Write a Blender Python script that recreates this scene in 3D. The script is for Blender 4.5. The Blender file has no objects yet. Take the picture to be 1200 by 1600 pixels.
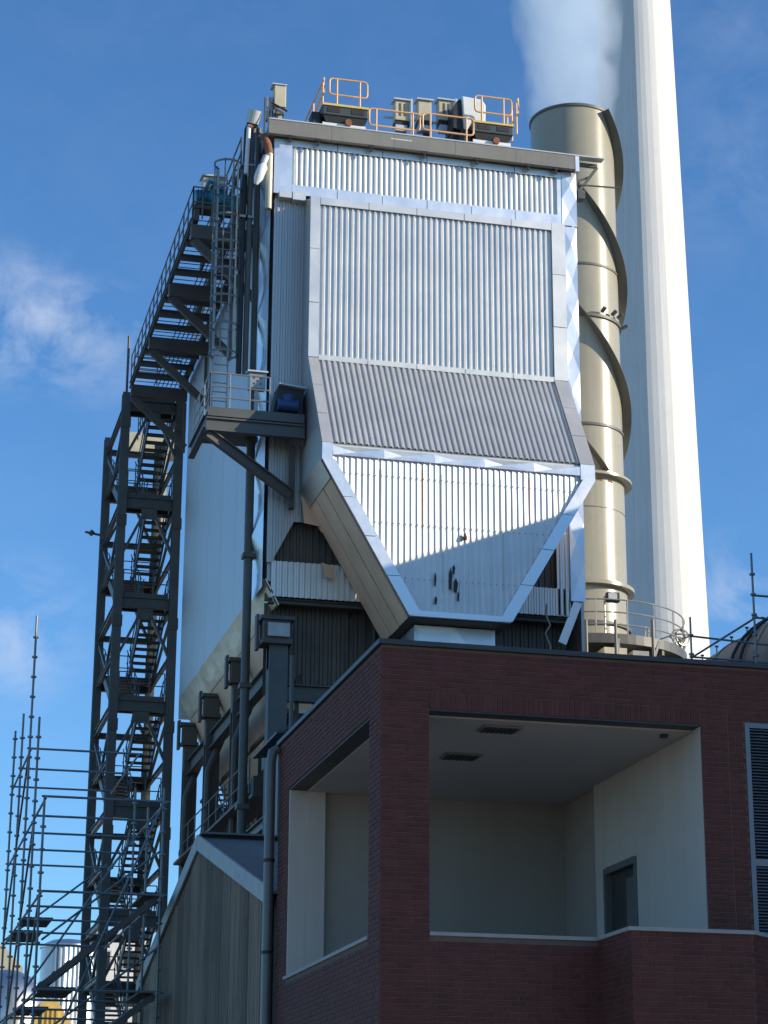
import bpy, math, random
from mathutils import Vector, Matrix
random.seed(7)
R = math.radians
scene = bpy.context.scene
COL = scene.collection

# ------------------------------------------------------------------ camera
CAMZ = 1.7
FPX, YAW, PITCH, ROLL = 3366.7, .241246, .311356, .0048067
fwd = Vector((math.sin(YAW)*math.cos(PITCH), math.cos(YAW)*math.cos(PITCH), math.sin(PITCH)))
r0 = Vector((math.cos(YAW), -math.sin(YAW), 0)); u0 = r0.cross(fwd)
rt = r0*math.cos(ROLL)+u0*math.sin(ROLL); up = u0*math.cos(ROLL)-r0*math.sin(ROLL)
cd = bpy.data.cameras.new('camera'); cam = bpy.data.objects.new('camera', cd); COL.objects.link(cam)
M = Matrix((rt, up, -fwd)).transposed().to_4x4(); M.translation = (0, 0, CAMZ); cam.matrix_world = M
cd.sensor_fit = 'HORIZONTAL'; cd.sensor_width = 36; cd.lens = 36*FPX/1200; cd.clip_start = .5; cd.clip_end = 6000
scene.camera = cam

# ------------------------------------------------------------------ light
SUN_AZ, SUN_EL = R(62), R(18.6)                    # azimuth from -Y towards +X
sdir = Vector((math.sin(SUN_AZ)*math.cos(SUN_EL), -math.cos(SUN_AZ)*math.cos(SUN_EL), math.sin(SUN_EL)))
sl = bpy.data.lights.new('sun', 'SUN'); sun = bpy.data.objects.new('sun', sl); COL.objects.link(sun)
sun.rotation_euler = sdir.to_track_quat('Z', 'Y').to_euler()
sl.energy = 5.0; sl.angle = R(.53); sl.color = (1, .88, .70)
world = bpy.data.worlds.new('World'); scene.world = world; world.use_nodes = True
wn = world.node_tree.nodes; wl = world.node_tree.links; wn.clear()
def N(t, **k):
    n = wn.new(t)
    for a, b in k.items(): setattr(n, a, b)
    return n
wo = N('ShaderNodeOutputWorld'); bg = N('ShaderNodeBackground'); sky = N('ShaderNodeTexSky')
sky.sky_type = 'NISHITA'; sky.sun_disc = False; sky.sun_elevation = SUN_EL
sky.sun_rotation = math.atan2(sdir.x, sdir.y); sky.air_density = 1.0; sky.dust_density = .12; sky.ozone_density = 3.0
SKY_STRENGTH = .12
bg.inputs['Strength'].default_value = SKY_STRENGTH
# thin cirrus: a noise all over the sky, thickest round three directions where wisps stand
tc = N('ShaderNodeTexCoord')
mp = N('ShaderNodeMapping'); mp.inputs['Scale'].default_value = (1, 1, 1.3); mp.inputs['Rotation'].default_value = (.1, .35, 0)
wl.new(tc.outputs['Generated'], mp.inputs['Vector'])
n1 = N('ShaderNodeTexNoise'); n1.inputs['Scale'].default_value = 26; n1.inputs['Detail'].default_value = 9
n1.inputs['Roughness'].default_value = .62; n1.inputs['Distortion'].default_value = .35
wl.new(mp.outputs['Vector'], n1.inputs['Vector'])
def m_(op, a, b=None, clamp=False):
    n = N('ShaderNodeMath', operation=op); n.use_clamp = clamp
    for i, v in enumerate((a, b)):
        if v is None: continue
        if isinstance(v, (int, float)): n.inputs[i].default_value = v
        else: wl.new(v, n.inputs[i])
    return n.outputs[0]
def pdir(x, y): return (fwd + rt*((x-600)/FPX) - up*((y-800)/FPX)).normalized()
tot = .035
for (x, y, rad, amp) in ((30, 500, .040, .95), (140, 530, .034, .8), (20, 985, .042, .75), (1150, 930, .034, .7), (1150, 270, .05, .16), (1160, 30, .05, .14)):
    d = N('ShaderNodeVectorMath', operation='DISTANCE'); wl.new(tc.outputs['Generated'], d.inputs[0]); d.inputs[1].default_value = pdir(x, y)
    f = m_('SUBTRACT', 1.0, m_('DIVIDE', d.outputs['Value'], rad), True)
    tot = m_('ADD', tot, m_('MULTIPLY', m_('POWER', f, 1.0), amp))
ramp = m_('MULTIPLY', m_('SUBTRACT', n1.outputs['Fac'], .40, True), 3.6, True)
cf = m_('MULTIPLY', m_('MULTIPLY', ramp, tot, True), .62, True)
mixc = N('ShaderNodeMix', data_type='RGBA'); wl.new(cf, mixc.inputs['Factor'])
tint = N('ShaderNodeMix', data_type='RGBA', blend_type='MULTIPLY'); tint.inputs['Factor'].default_value = 1
tint.inputs['B'].default_value = (.76, 1.16, 1.50, 1)
wl.new(sky.outputs['Color'], tint.inputs['A']); wl.new(tint.outputs['Result'], mixc.inputs['A'])
mixc.inputs['B'].default_value = (5.6, 6.1, 7.2, 1)
wl.new(mixc.outputs['Result'], bg.inputs['Color']); wl.new(bg.outputs[0], wo.inputs['Surface'])
scene.view_settings.view_transform = 'Standard'; scene.view_settings.look = 'None'
scene.view_settings.exposure = 0.15; scene.view_settings.gamma = 1; scene.view_settings.use_curve_mapping = False
scene.cycles.use_denoising = True; scene.cycles.max_bounces = 8; scene.cycles.volume_bounces = 4

# ------------------------------------------------------------------ helpers
def at(x, y, X=None, Y=None, Z=None):               # photograph point -> place on a wall plane or level of the site
    d = fwd + rt*((x-600)/FPX) - up*((y-800)/FPX)
    t = X/d.x if X is not None else (Y/d.y if Y is not None else (Z-CAMZ)/d.z)
    return Vector((d.x*t, d.y*t, d.z*t+CAMZ))
WL = {}
def V(*a): return Vector(a)
class MB:
    def __init__(s): s.v = []; s.f = []
    def face(s, *p):
        k = len(s.v); s.v += [Vector(q) for q in p]; s.f.append(tuple(range(k, k+len(p))))
    def box(s, a, b):
        x0, y0, z0 = (min(a[i], b[i]) for i in range(3)); x1, y1, z1 = (max(a[i], b[i]) for i in range(3))
        k = len(s.v)
        s.v += [V(x, y, z) for z in (z0, z1) for (x, y) in ((x0, y0), (x1, y0), (x1, y1), (x0, y1))]
        s.f += [(k+3, k+2, k+1, k), (k+4, k+5, k+6, k+7)] + [(k+i, k+(i+1) % 4, k+4+(i+1) % 4, k+4+i) for i in range(4)]
        return s
    def bar(s, p, q, w, h, upv=(0, 0, 1)):
        p = Vector(p); q = Vector(q); d = (q-p).normalized(); u = Vector(upv)
        if abs(d.dot(u)) > .98: u = V(0, 1, 0)
        a = d.cross(u).normalized(); b = a.cross(d).normalized(); k = len(s.v)
        for c in (p, q):
            s.v += [c-a*w/2-b*h/2, c+a*w/2-b*h/2, c+a*w/2+b*h/2, c-a*w/2+b*h/2]
        s.f += [(k+3, k+2, k+1, k), (k+4, k+5, k+6, k+7)] + [(k+i, k+(i+1) % 4, k+4+(i+1) % 4, k+4+i) for i in range(4)]
        return s
    def ibeam(s, p, q, w, h, t=.035, upv=(0, 0, 1)):        # rolled H section
        p = Vector(p); q = Vector(q); d = (q-p).normalized(); u = Vector(upv)
        if abs(d.dot(u)) > .98: u = V(0, 1, 0)
        a = d.cross(u).normalized(); b = a.cross(d).normalized()
        s.bar(p+b*(h/2-t/2), q+b*(h/2-t/2), w, t, upv); s.bar(p-b*(h/2-t/2), q-b*(h/2-t/2), w, t, upv)
        s.bar(p, q, t, h-2*t-.002, upv); return s
    def tube(s, pts, r, n=8, closed=False, cap=True):
        pts = [Vector(p) for p in pts]; m = len(pts); k = len(s.v); ref = None
        for i in range(m):
            if closed: d = (pts[(i+1) % m]-pts[i-1]).normalized()
            else: d = (pts[min(i+1, m-1)]-pts[max(i-1, 0)]).normalized()
            if ref is None: ref = V(0, 0, 1) if abs(d.z) < .9 else V(0, 1, 0)
            a = d.cross(ref).normalized(); b = a.cross(d).normalized(); ref = b
            rr = r[i] if isinstance(r, (list, tuple)) else r
            for j in range(n):
                t = 2*math.pi*j/n; s.v.append(pts[i]+a*rr*math.cos(t)+b*rr*math.sin(t))
        for i in range(m if closed else m-1):
            for j in range(n):
                A = k+i*n; B = k+((i+1) % m)*n; s.f.append((A+j, A+(j+1) % n, B+(j+1) % n, B+j))
        if cap and not closed:
            s.f.append(tuple(k+j for j in reversed(range(n)))); s.f.append(tuple(k+(m-1)*n+j for j in range(n)))
        return s
    def lathe(s, c, prof, n=48, a0=0, a1=2*math.pi):         # prof = [(r, z)]
        c = Vector(c); k = len(s.v); full = abs(a1-a0-2*math.pi) < 1e-6; nn = n if full else n+1
        for (r, z) in prof:
            for j in range(nn):
                t = a0+(a1-a0)*j/n; s.v.append(c+V(r*math.cos(t), r*math.sin(t), z))
        for i in range(len(prof)-1):
            for j in range(n):
                A = k+i*nn; B = A+nn; j2 = (j+1) % nn; s.f.append((A+j, A+j2, B+j2, B+j))
        return s
    def prism(s, poly, off):                                  # polygon and thickness vector
        off = Vector(off); poly = [Vector(p) for p in poly]; n = len(poly); k = len(s.v)
        s.v += poly+[p+off for p in poly]
        s.f += [tuple(range(k+n-1, k-1, -1)), tuple(range(k+n, k+2*n))] + [(k+i, k+(i+1) % n, k+n+(i+1) % n, k+n+i) for i in range(n)]
        return s
    def build(s, name, m, parent=None, smooth=False, bevel=0):
        o0 = WL.get(parent, V(0, 0, 0)) if parent else V(0, 0, 0)
        if parent is None:
            lo = Vector([min(p[i] for p in s.v) for i in range(3)]); hi = Vector([max(p[i] for p in s.v) for i in range(3)])
            org = V((lo.x+hi.x)/2, (lo.y+hi.y)/2, lo.z)
        else: org = o0
        me = bpy.data.meshes.new(name); me.from_pydata([p-org for p in s.v], [], s.f); me.update()
        import bmesh
        bm = bmesh.new(); bm.from_mesh(me); bmesh.ops.recalc_face_normals(bm, faces=bm.faces); bm.to_mesh(me); bm.free()
        me.materials.append(m)
        if smooth:
            me.polygons.foreach_set('use_smooth', [True]*len(me.polygons))
            if hasattr(me, 'set_sharp_from_angle'): me.set_sharp_from_angle(angle=R(38))
        o = bpy.data.objects.new(name, me); COL.objects.link(o)
        if parent: o.parent = parent; WL[o] = o0
        else: o.location = org; WL[o] = org
        if bevel:
            b = o.modifiers.new('bevel', 'BEVEL'); b.width = bevel; b.segments = 2; b.limit_method = 'ANGLE'
        return o
def tag(o, label=None, cat=None, group=None, kind=None):
    for k, v in (('label', label), ('category', cat), ('group', group), ('kind', kind)):
        if v: o[k] = v
    return o
def thing(name, label, cat, loc, group=None):
    o = bpy.data.objects.new(name, None); COL.objects.link(o); o.location = loc; WL[o] = Vector(loc); o.empty_display_size = .3
    return tag(o, label, cat, group)
def box(name, a, b, m, parent=None, **k): return MB().box(a, b).build(name, m, parent, **k)
def copy_tree(o, parent=None):
    c = o.copy(); COL.objects.link(c)
    if parent: c.parent = parent
    for ch in list(o.children): copy_tree(ch, c)
    return c
def circ(c, r, n=48, a0=0, a1=2*math.pi, z=0):
    return [Vector(c)+V(r*math.cos(a0+(a1-a0)*i/n), r*math.sin(a0+(a1-a0)*i/n), z) for i in range(n+1)]

def rail(mb, pts, h=1.1, rails=(1., .5), r=.024, post=1.5, toe=0, seg0=True):
    pts = [Vector(p) for p in pts]
    for f in rails: mb.tube([p+V(0, 0, h*f) for p in pts], r, 6)
    for a, b in zip(pts, pts[1:]):
        L = (b-a).length; n = max(1, round(L/post))
        for i in range(n+1):
            p = a+(b-a)*i/n; mb.tube([p, p+V(0, 0, h)], r, 6)
        if toe: mb.bar(a+V(0, 0, toe/2), b+V(0, 0, toe/2), .012, toe)
    return mb

# ------------------------------------------------------------------ materials
def mat(name, col, rough=.6, metal=0., var=.12, vs=1.5, stretch=(1, 1, 1), bump=0., bs=20, rvar=.08, col2=None, island=0., streak=0., spec=.5, dirt=0., coat=0.):
    m = bpy.data.materials.new(name); m.use_nodes = True; nt = m.node_tree; nd = nt.nodes; ln = nt.links
    b = nd['Principled BSDF']; b.inputs['Metallic'].default_value = metal; b.inputs['Specular IOR Level'].default_value = spec
    b.inputs['Coat Weight'].default_value = coat
    g = nd.new('ShaderNodeNewGeometry'); mp = nd.new('ShaderNodeMapping'); mp.inputs['Scale'].default_value = stretch
    ln.new(g.outputs['Position'], mp.inputs['Vector'])
    n = nd.new('ShaderNodeTexNoise'); n.inputs['Scale'].default_value = vs; n.inputs['Detail'].default_value = 7; n.inputs['Roughness'].default_value = .6
    ln.new(mp.outputs['Vector'], n.inputs['Vector'])
    mr = nd.new('ShaderNodeMapRange'); mr.inputs['From Min'].default_value = .3; mr.inputs['From Max'].default_value = .7
    mr.inputs['To Min'].default_value = 0; mr.inputs['To Max'].default_value = 1; ln.new(n.outputs['Fac'], mr.inputs['Value'])
    mx = nd.new('ShaderNodeMix'); mx.data_type = 'RGBA'; ln.new(mr.outputs[0], mx.inputs['Factor'])
    c2 = col2 or tuple(min(1, c*(1+var)) for c in col); c1 = tuple(c*(1-var) for c in col)
    mx.inputs['A'].default_value = (*c1, 1); mx.inputs['B'].default_value = (*c2, 1); out = mx.outputs['Result']
    def mul(fac_out, lo, hi, src):
        r = nd.new('ShaderNodeMapRange'); r.inputs['To Min'].default_value = lo; r.inputs['To Max'].default_value = hi; ln.new(fac_out, r.inputs['Value'])
        q = nd.new('ShaderNodeMix'); q.data_type = 'RGBA'; q.blend_type = 'MULTIPLY'; q.inputs['Factor'].default_value = 1
        ln.new(src, q.inputs['A']); ln.new(r.outputs[0], q.inputs['B']); return q.outputs['Result']
    if island:
        oi = nd.new('ShaderNodeObjectInfo'); a = nd.new('ShaderNodeMath'); a.operation = 'ADD'
        ln.new(g.outputs['Random Per Island'], a.inputs[0]); ln.new(oi.outputs['Random'], a.inputs[1])
        fr = nd.new('ShaderNodeMath'); fr.operation = 'FRACT'; ln.new(a.outputs[0], fr.inputs[0]); out = mul(fr.outputs[0], 1-island, 1+island, out)
    if streak:
        mp2 = nd.new('ShaderNodeMapping'); mp2.inputs['Scale'].default_value = (5, 5, .12); ln.new(g.outputs['Position'], mp2.inputs['Vector'])
        n2 = nd.new('ShaderNodeTexNoise'); n2.inputs['Scale'].default_value = 1.6; n2.inputs['Detail'].default_value = 5; ln.new(mp2.outputs['Vector'], n2.inputs['Vector'])
        out = mul(n2.outputs['Fac'], 1-streak*1.6, 1+streak*.9, out)
    if dirt:
        n4 = nd.new('ShaderNodeTexNoise'); n4.inputs['Scale'].default_value = .55; n4.inputs['Detail'].default_value = 10; n4.inputs['Roughness'].default_value = .7
        ln.new(g.outputs['Position'], n4.inputs['Vector'])
        r4 = nd.new('ShaderNodeMapRange'); r4.inputs['From Min'].default_value = .55; r4.inputs['From Max'].default_value = .75; ln.new(n4.outputs['Fac'], r4.inputs['Value'])
        out = mul(r4.outputs[0], 1, 1-dirt, out)
    ln.new(out, b.inputs['Base Color'])
    rr = nd.new('ShaderNodeMapRange'); rr.inputs['To Min'].default_value = max(.04, rough-rvar); rr.inputs['To Max'].default_value = min(1, rough+rvar)
    ln.new(n.outputs['Fac'], rr.inputs['Value']); ln.new(rr.outputs[0], b.inputs['Roughness'])
    if bump:
        n3 = nd.new('ShaderNodeTexNoise'); n3.inputs['Scale'].default_value = bs; n3.inputs['Detail'].default_value = 3; ln.new(mp.outputs['Vector'], n3.inputs['Vector'])
        bp = nd.new('ShaderNodeBump'); bp.inputs['Strength'].default_value = 1; bp.inputs['Distance'].default_value = bump
        ln.new(n3.outputs['Fac'], bp.inputs['Height']); ln.new(bp.outputs[0], b.inputs['Normal'])
    return m
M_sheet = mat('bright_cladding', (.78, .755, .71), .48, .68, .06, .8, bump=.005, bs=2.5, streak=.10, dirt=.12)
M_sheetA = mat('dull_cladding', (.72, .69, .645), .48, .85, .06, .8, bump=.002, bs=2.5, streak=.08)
M_flash = mat('bright_flashing', (.78, .79, .80), .46, 1, .05, 1.2, bump=.012, bs=1.6)
M_flashA = mat('dull_flashing', (.70, .68, .64), .52, 1, .05, 1.2, bump=.006, bs=1.5)
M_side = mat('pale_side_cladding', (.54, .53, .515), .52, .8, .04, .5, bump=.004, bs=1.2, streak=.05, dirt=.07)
M_soffit = mat('warm_bounce_soffit', (.84, .55, .36), .60, .0, .12, .9, bump=.006, bs=1.4, streak=.05)  # brown of warm light reflected from below, put into the base colour
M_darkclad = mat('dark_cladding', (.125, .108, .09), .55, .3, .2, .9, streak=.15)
M_fascia = mat('grey_fascia', (.21, .205, .185), .62, 0, .12, .7, streak=.1, dirt=.25)
M_steel = mat('grey_green_steel', (.095, .098, .088), .5, 0, .18, 1.2, dirt=.3)
M_steelb = mat('brown_grey_steel', (.10, .088, .075), .6, 0, .2, 1.1, dirt=.3)
M_galv = mat('galvanised_rail', (.36, .36, .34), .45, .6, .15, 3)
M_cage = mat('cream_cage_rail', (.50, .45, .33), .45, .1, .12, 3)
M_rail = mat('rail_grey', (.17, .175, .165), .5, .2, .15, 3)
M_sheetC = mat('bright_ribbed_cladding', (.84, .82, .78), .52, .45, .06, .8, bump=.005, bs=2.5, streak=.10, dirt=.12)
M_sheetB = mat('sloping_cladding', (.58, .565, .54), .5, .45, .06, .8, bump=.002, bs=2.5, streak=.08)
M_skirt = mat('cream_reflection_skirt', (.74, .66, .52), .5, .45, .2, 1.0, bump=.01, bs=1.5, streak=.1)  # cream of the ground's reflection, put into the base colour
M_orange = mat('orange_yellow_rail', (.74, .43, .20), .45, 0, .15, 4)
M_yellow = mat('yellow_plank', (.70, .50, .16), .55, 0, .12, 4)
M_green = mat('dark_green_frame', (.05, .065, .06), .5, 0, .15, 2)
M_beige = mat('beige_cabinet', (.52, .47, .33), .5, 0, .1, 3)
M_white = mat('white_enclosure', (.74, .74, .72), .4, 0, .06, 3)
M_lgrey = mat('light_grey_lid', (.55, .57, .58), .45, .2, .08, 3)
M_black = mat('black_rubber', (.02, .021, .022), .55, 0, .2, 4)
M_blue = mat('blue_machine_paint', (.02, .23, .33), .4, 0, .25, 3)
M_blue2 = mat('dark_blue_paint', (.015, .05, .16), .45, 0, .2, 3)
M_stack = mat('tan_stack_paint', (.365, .335, .25), .27, 0, .05, .5, streak=.10, bump=.002, bs=1.5, spec=.4, dirt=.07)
M_stackin = mat('dark_strake', (.12, .115, .095), .5, 0, .12, 1)
M_chim = mat('white_chimney', (.66, .655, .63), .62, 0, .03, .3, streak=.11, dirt=.08)
M_rust = mat('rusty_pipe', (.24, .10, .05), .8, 0, .35, 6)
M_lag = mat('silver_lagging', (.62, .63, .64), .38, 1, .06, 1.3, bump=.006, bs=2)
M_brick = mat('red_brick', (.116, .031, .022), .84, 0, .2, 5, bump=.003, bs=60, island=.13, dirt=.28, streak=.10)
M_mortar = mat('mortar', (.155, .095, .075), .9, 0, .15, 10, bump=.002, bs=50)
M_coping = mat('dark_coping', (.045, .045, .048), .5, .3, .15, 2)
M_cill = mat('pale_stone_cill', (.34, .32, .29), .7, 0, .1, 4)
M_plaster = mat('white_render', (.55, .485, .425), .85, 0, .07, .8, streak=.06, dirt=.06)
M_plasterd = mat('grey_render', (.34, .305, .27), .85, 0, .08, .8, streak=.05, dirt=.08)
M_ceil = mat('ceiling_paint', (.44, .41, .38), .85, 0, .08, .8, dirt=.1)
M_vent = mat('ceiling_grille', (.17, .17, .16), .5, .4, .1, 3)
M_door = mat('grey_door', (.045, .045, .045), .45, 0, .1, 2)
M_doorf = mat('grey_door_frame', (.13, .13, .125), .5, 0, .1, 2)
M_louv = mat('louvre_blue_grey', (.16, .17, .185), .42, .3, .08, 2)
M_pipe = mat('grey_downpipe', (.15, .148, .14), .4, .2, .12, 2)
M_shed = mat('weathered_shed_cladding', (.28, .215, .155), .78, 0, .3, .8, stretch=(1, 1, .25), streak=.36, dirt=.4, island=.45)
M_shedroof = mat('shed_roof', (.125, .125, .115), .7, 0, .2, 1.2, dirt=.3)
M_verge = mat('shed_verge', (.36, .355, .33), .6, .2, .14, 2, dirt=.3)
M_scaf = mat('scaffold_tube', (.20, .215, .22), .5, .6, .25, 3)
M_board = mat('scaffold_board', (.13, .095, .065), .8, 0, .3, 2, stretch=(1, .2, 1))
M_glass = mat('lamp_glass', (.45, .47, .46), .15, 0, .05, 3)
M_tank = mat('tarnished_tank', (.27, .245, .215), .5, .5, .2, .8, dirt=.35, bump=.005, bs=2)
M_ground = mat('pale_bounce_ground', (.34, .285, .21), .9, 0, .3, .6, bump=.004, bs=30)  # unseen ground, made pale and warm to bounce light onto the undersides
M_hall = mat('hall_cladding', (.30, .31, .32), .6, .2, .08, .5)
M_pane = mat('window_glass', (.03, .04, .05), .1, 0, .1, 1)

# ------------------------------------------------------------------ ground
g = MB(); g.face((-3000, -3000, 0), (3000, -3000, 0), (3000, 3000, 0), (-3000, 3000, 0))
tag(g.build('ground', M_ground), kind='structure')

# ------------------------------------------------------------------ corrugated sheets
def corr(mb, O, U, Vv, Nn, width, lo, hi, pitch, prof, flip=False):
    """ribbed sheet: O + U*u + Vv*v, relief along Nn; lo/hi(u) give the cut ends; prof = [(u fraction, relief)] over one pitch"""
    O = Vector(O); U = Vector(U).normalized(); Vv = Vector(Vv).normalized(); Nn = Vector(Nn).normalized()
    us = []; k = 0
    while k*pitch < width:
        for (f, h) in prof:
            u = (k+f)*pitch
            if u < width: us.append((u, h))
        k += 1
    us.append((width, prof[0][1]))
    if us[0][0] > 0: us.insert(0, (0, prof[0][1]))
    idx = []
    for (u, h) in us:
        a, b = lo(u), hi(u)
        if b < a: b = a
        p = O+U*u+Nn*h; idx.append(len(mb.v)); mb.v += [p+Vv*a, p+Vv*b]
    for i in range(len(idx)-1):
        mb.f.append((idx[i], idx[i+1], idx[i+1]+1, idx[i]+1))
    return mb
P_A = [(0, 0), (.46, 0), (.56, .045), (.86, .045), (1, 0)][:-1]
P_T = [(0, 0), (.34, 0), (.44, .04), (.74, .04)]
P_C = [(0, .034), (.08, .034), (.40, .017), (.78, .0), (.92, .0)]
cst = lambda c: (lambda u: c)

# ------------------------------------------------------------------ filter house with the silver cladding
XL, XR, YF, YB = 11.15, 21.08, 60.0, 76.4
bh = thing('boiler_house', 'tall boiler house clad in silver ribbed sheet with a bulging hexagonal front duct', 'industrial building', (16, 68, 0))
# front wall round the duct: upper band, two side strips, lower pieces
mb = MB(); corr(mb, (11.74, YF, 32.06), (1, 0, 0), (0, 0, 1), (0, -1, 0), 20.5-11.74, cst(0), cst(1.36), .172, P_T)
mb.build('cladding_panel', M_sheet, bh)
def lowcut(u):                                            # slanted lower edge left of the duct
    x = 11.2+u
    return 19.75 + (21.05-19.75)*max(0, min(1, (x-11.35)/.65))
mb = MB(); corr(mb, (11.2, YF, 0), (1, 0, 0), (0, 0, 1), (0, -1, 0), 1.5, lowcut, cst(31.55), .172, P_A)
mb.build('cladding_panel', M_side, bh)  # darker sheet than its neighbours: shade of the duct put into the colour
mb = MB(); corr(mb, (20.2, YF, 0), (1, 0, 0), (0, 0, 1), (0, -1, 0), .42, cst(18.75), cst(31.9), .172, P_A)
mb.build('cladding_panel', M_sheet, bh)
mb = MB(); corr(mb, (11.35, YF, 0), (1, 0, 0), (0, 0, 1), (0, -1, 0), 2.9, cst(18.72), cst(19.80), .172, P_T)
mb.build('cladding_panel', M_sheet, bh)
mb = MB(); corr(mb, (18.0, YF, 0), (1, 0, 0), (0, 0, 1), (0, -1, 0), 2.6, cst(18.72), cst(19.58), .172, P_T)
mb.build('cladding_panel', M_sheet, bh)
# recessed dark sheets behind the openings beside the duct
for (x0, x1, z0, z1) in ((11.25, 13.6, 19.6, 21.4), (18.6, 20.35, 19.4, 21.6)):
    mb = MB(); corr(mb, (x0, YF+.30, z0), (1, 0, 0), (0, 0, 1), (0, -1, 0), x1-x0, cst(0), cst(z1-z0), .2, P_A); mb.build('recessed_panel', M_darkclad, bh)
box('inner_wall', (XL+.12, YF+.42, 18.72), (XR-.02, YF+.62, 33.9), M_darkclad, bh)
# torn flashing beside the left opening
for (a, b) in (((471, 775), (500, 822)), ((497, 822), (512, 835)), ((503, 878), (523, 905))):
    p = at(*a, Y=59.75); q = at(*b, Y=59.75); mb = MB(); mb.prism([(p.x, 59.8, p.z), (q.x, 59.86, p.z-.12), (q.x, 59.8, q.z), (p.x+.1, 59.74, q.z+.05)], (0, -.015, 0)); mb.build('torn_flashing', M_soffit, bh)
# flat band flashings, in lengths
for i in range(6):
    x0 = XL+.58+i*1.46; x1 = x0+1.44
    mb = MB(); mb.prism([(x0, YF-.06, 31.74), (x1, YF-.06, 31.74), (x1, YF-.06, 32.07), (x0, YF-.06, 32.07)], (0, -.02-.006*(i % 2), 0)); mb.build('band_flashing', M_flash, bh)
    mb = MB(); mb.prism([(x0, YF-.06, 33.40), (x1, YF-.06, 33.40), (x1, YF-.06, 33.62), (x0, YF-.06, 33.62)], (0, -.02-.006*(i % 2), 0)); mb.build('band_flashing', M_flash, bh)
box('corner_flashing', (20.44, YF-.085, 31.72), (20.60, YF, 33.6), M_flash, bh)
box('corner_flashing', (XL, YF-.09, 31.72), (XL+.57, YF, 33.6), M_flash, bh)
def crumple(mb, o, U, Vv, Nn, w, zs, d):                  # strip of sheets, each dished into a shallow pyramid
    o = Vector(o); U = Vector(U); Vv = Vector(Vv); Nn = Vector(Nn)
    for i in range(len(zs)-1):
        a, b = zs[i], zs[i+1]; c = o+U*w*(.5+random.uniform(-.12, .12))+Vv*(a+b)/2+Nn*d*random.uniform(.6, 1.2)*(1 if i % 2 else -.7)
        q = [o+Vv*a, o+U*w+Vv*a, o+U*w+Vv*b, o+Vv*b]
        for k in range(4): mb.face(q[k], q[(k+1) % 4], c)
def zig(z0, z1, st):
    n = max(1, round((z1-z0)/st)); return [z0+(z1-z0)*i/n for i in range(n+1)]
mb = MB(); crumple(mb, (20.60, YF-.10, 0), (1, 0, 0), (0, 0, 1), (0, -1, 0), .50, zig(31.72, 33.62, .95), .05); mb.build('crumpled_flashing', M_flash, bh)
zz = zig(19.2, 31.68, 1.25)
for i in range(0, len(zz)-1, 2):
    mb = MB(); crumple(mb, (20.60, YF-.10, 0), (1, 0, 0), (0, 0, 1), (0, -1, 0), .47, zz[i:i+3], .04); mb.build('crumpled_flashing', M_flash, bh)
mb = MB(); mb.bar((20.85, YF-.02, 19.2), (20.35, YF+.1, 17.9), .26, .05, (0, -1, 0)); mb.build('loose_flashing', M_flash, bh)
# left side corner strip
zz = zig(19.0, 33.4, 1.2)
for i in range(0, len(zz)-1, 2):
    mb = MB(); crumple(mb, (XL-.06, YF+1.75, 0), (0, -1, 0), (0, 0, 1), (-1, 0, 0), 1.7, zz[i:i+3], .16); mb.build('crumpled_flashing', M_flash, bh)
# long side wall in tall flat sheets
n = 11; w = (YB-61.06)/n
for i in range(n):
    y0 = 61.06+i*w; t = .003 if i % 2 else .0
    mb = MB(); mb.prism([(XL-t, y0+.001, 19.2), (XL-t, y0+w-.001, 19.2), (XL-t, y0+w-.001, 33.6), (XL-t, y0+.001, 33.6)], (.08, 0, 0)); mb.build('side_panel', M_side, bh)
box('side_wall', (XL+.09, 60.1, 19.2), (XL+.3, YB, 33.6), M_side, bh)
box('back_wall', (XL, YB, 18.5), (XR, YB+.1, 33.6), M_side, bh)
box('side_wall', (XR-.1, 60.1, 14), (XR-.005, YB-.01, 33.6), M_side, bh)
# skirt flashing and sloping underside along the left
zz = 7; w = (YB-60)/zz
for i in range(zz):
    y0 = 60+i*w
    _v = V(.41, 0, -.77); mb = MB(); crumple(mb, (XL-.03, y0, 19.22), (0, 1, 0), _v, (-.88, 0, -.47), w-.02, [0, .5, 1], .018); mb.prism([(XL+.02, y0, 19.22), (XL+.02, y0+w-.02, 19.22), (XL+.43, y0+w-.02, 18.45), (XL+.43, y0, 18.45)], (.03, 0, .03)); mb.build('skirt_flashing', M_skirt, bh)
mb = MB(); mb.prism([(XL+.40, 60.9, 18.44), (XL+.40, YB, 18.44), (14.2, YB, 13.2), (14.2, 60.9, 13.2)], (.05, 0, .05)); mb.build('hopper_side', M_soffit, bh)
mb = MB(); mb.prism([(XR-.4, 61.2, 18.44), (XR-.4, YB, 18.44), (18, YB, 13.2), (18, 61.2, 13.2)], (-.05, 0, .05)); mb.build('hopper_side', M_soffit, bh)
box('hopper_base', (14.2, 61.6, 13.1), (18, YB, 13.2), M_soffit, bh)
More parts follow.
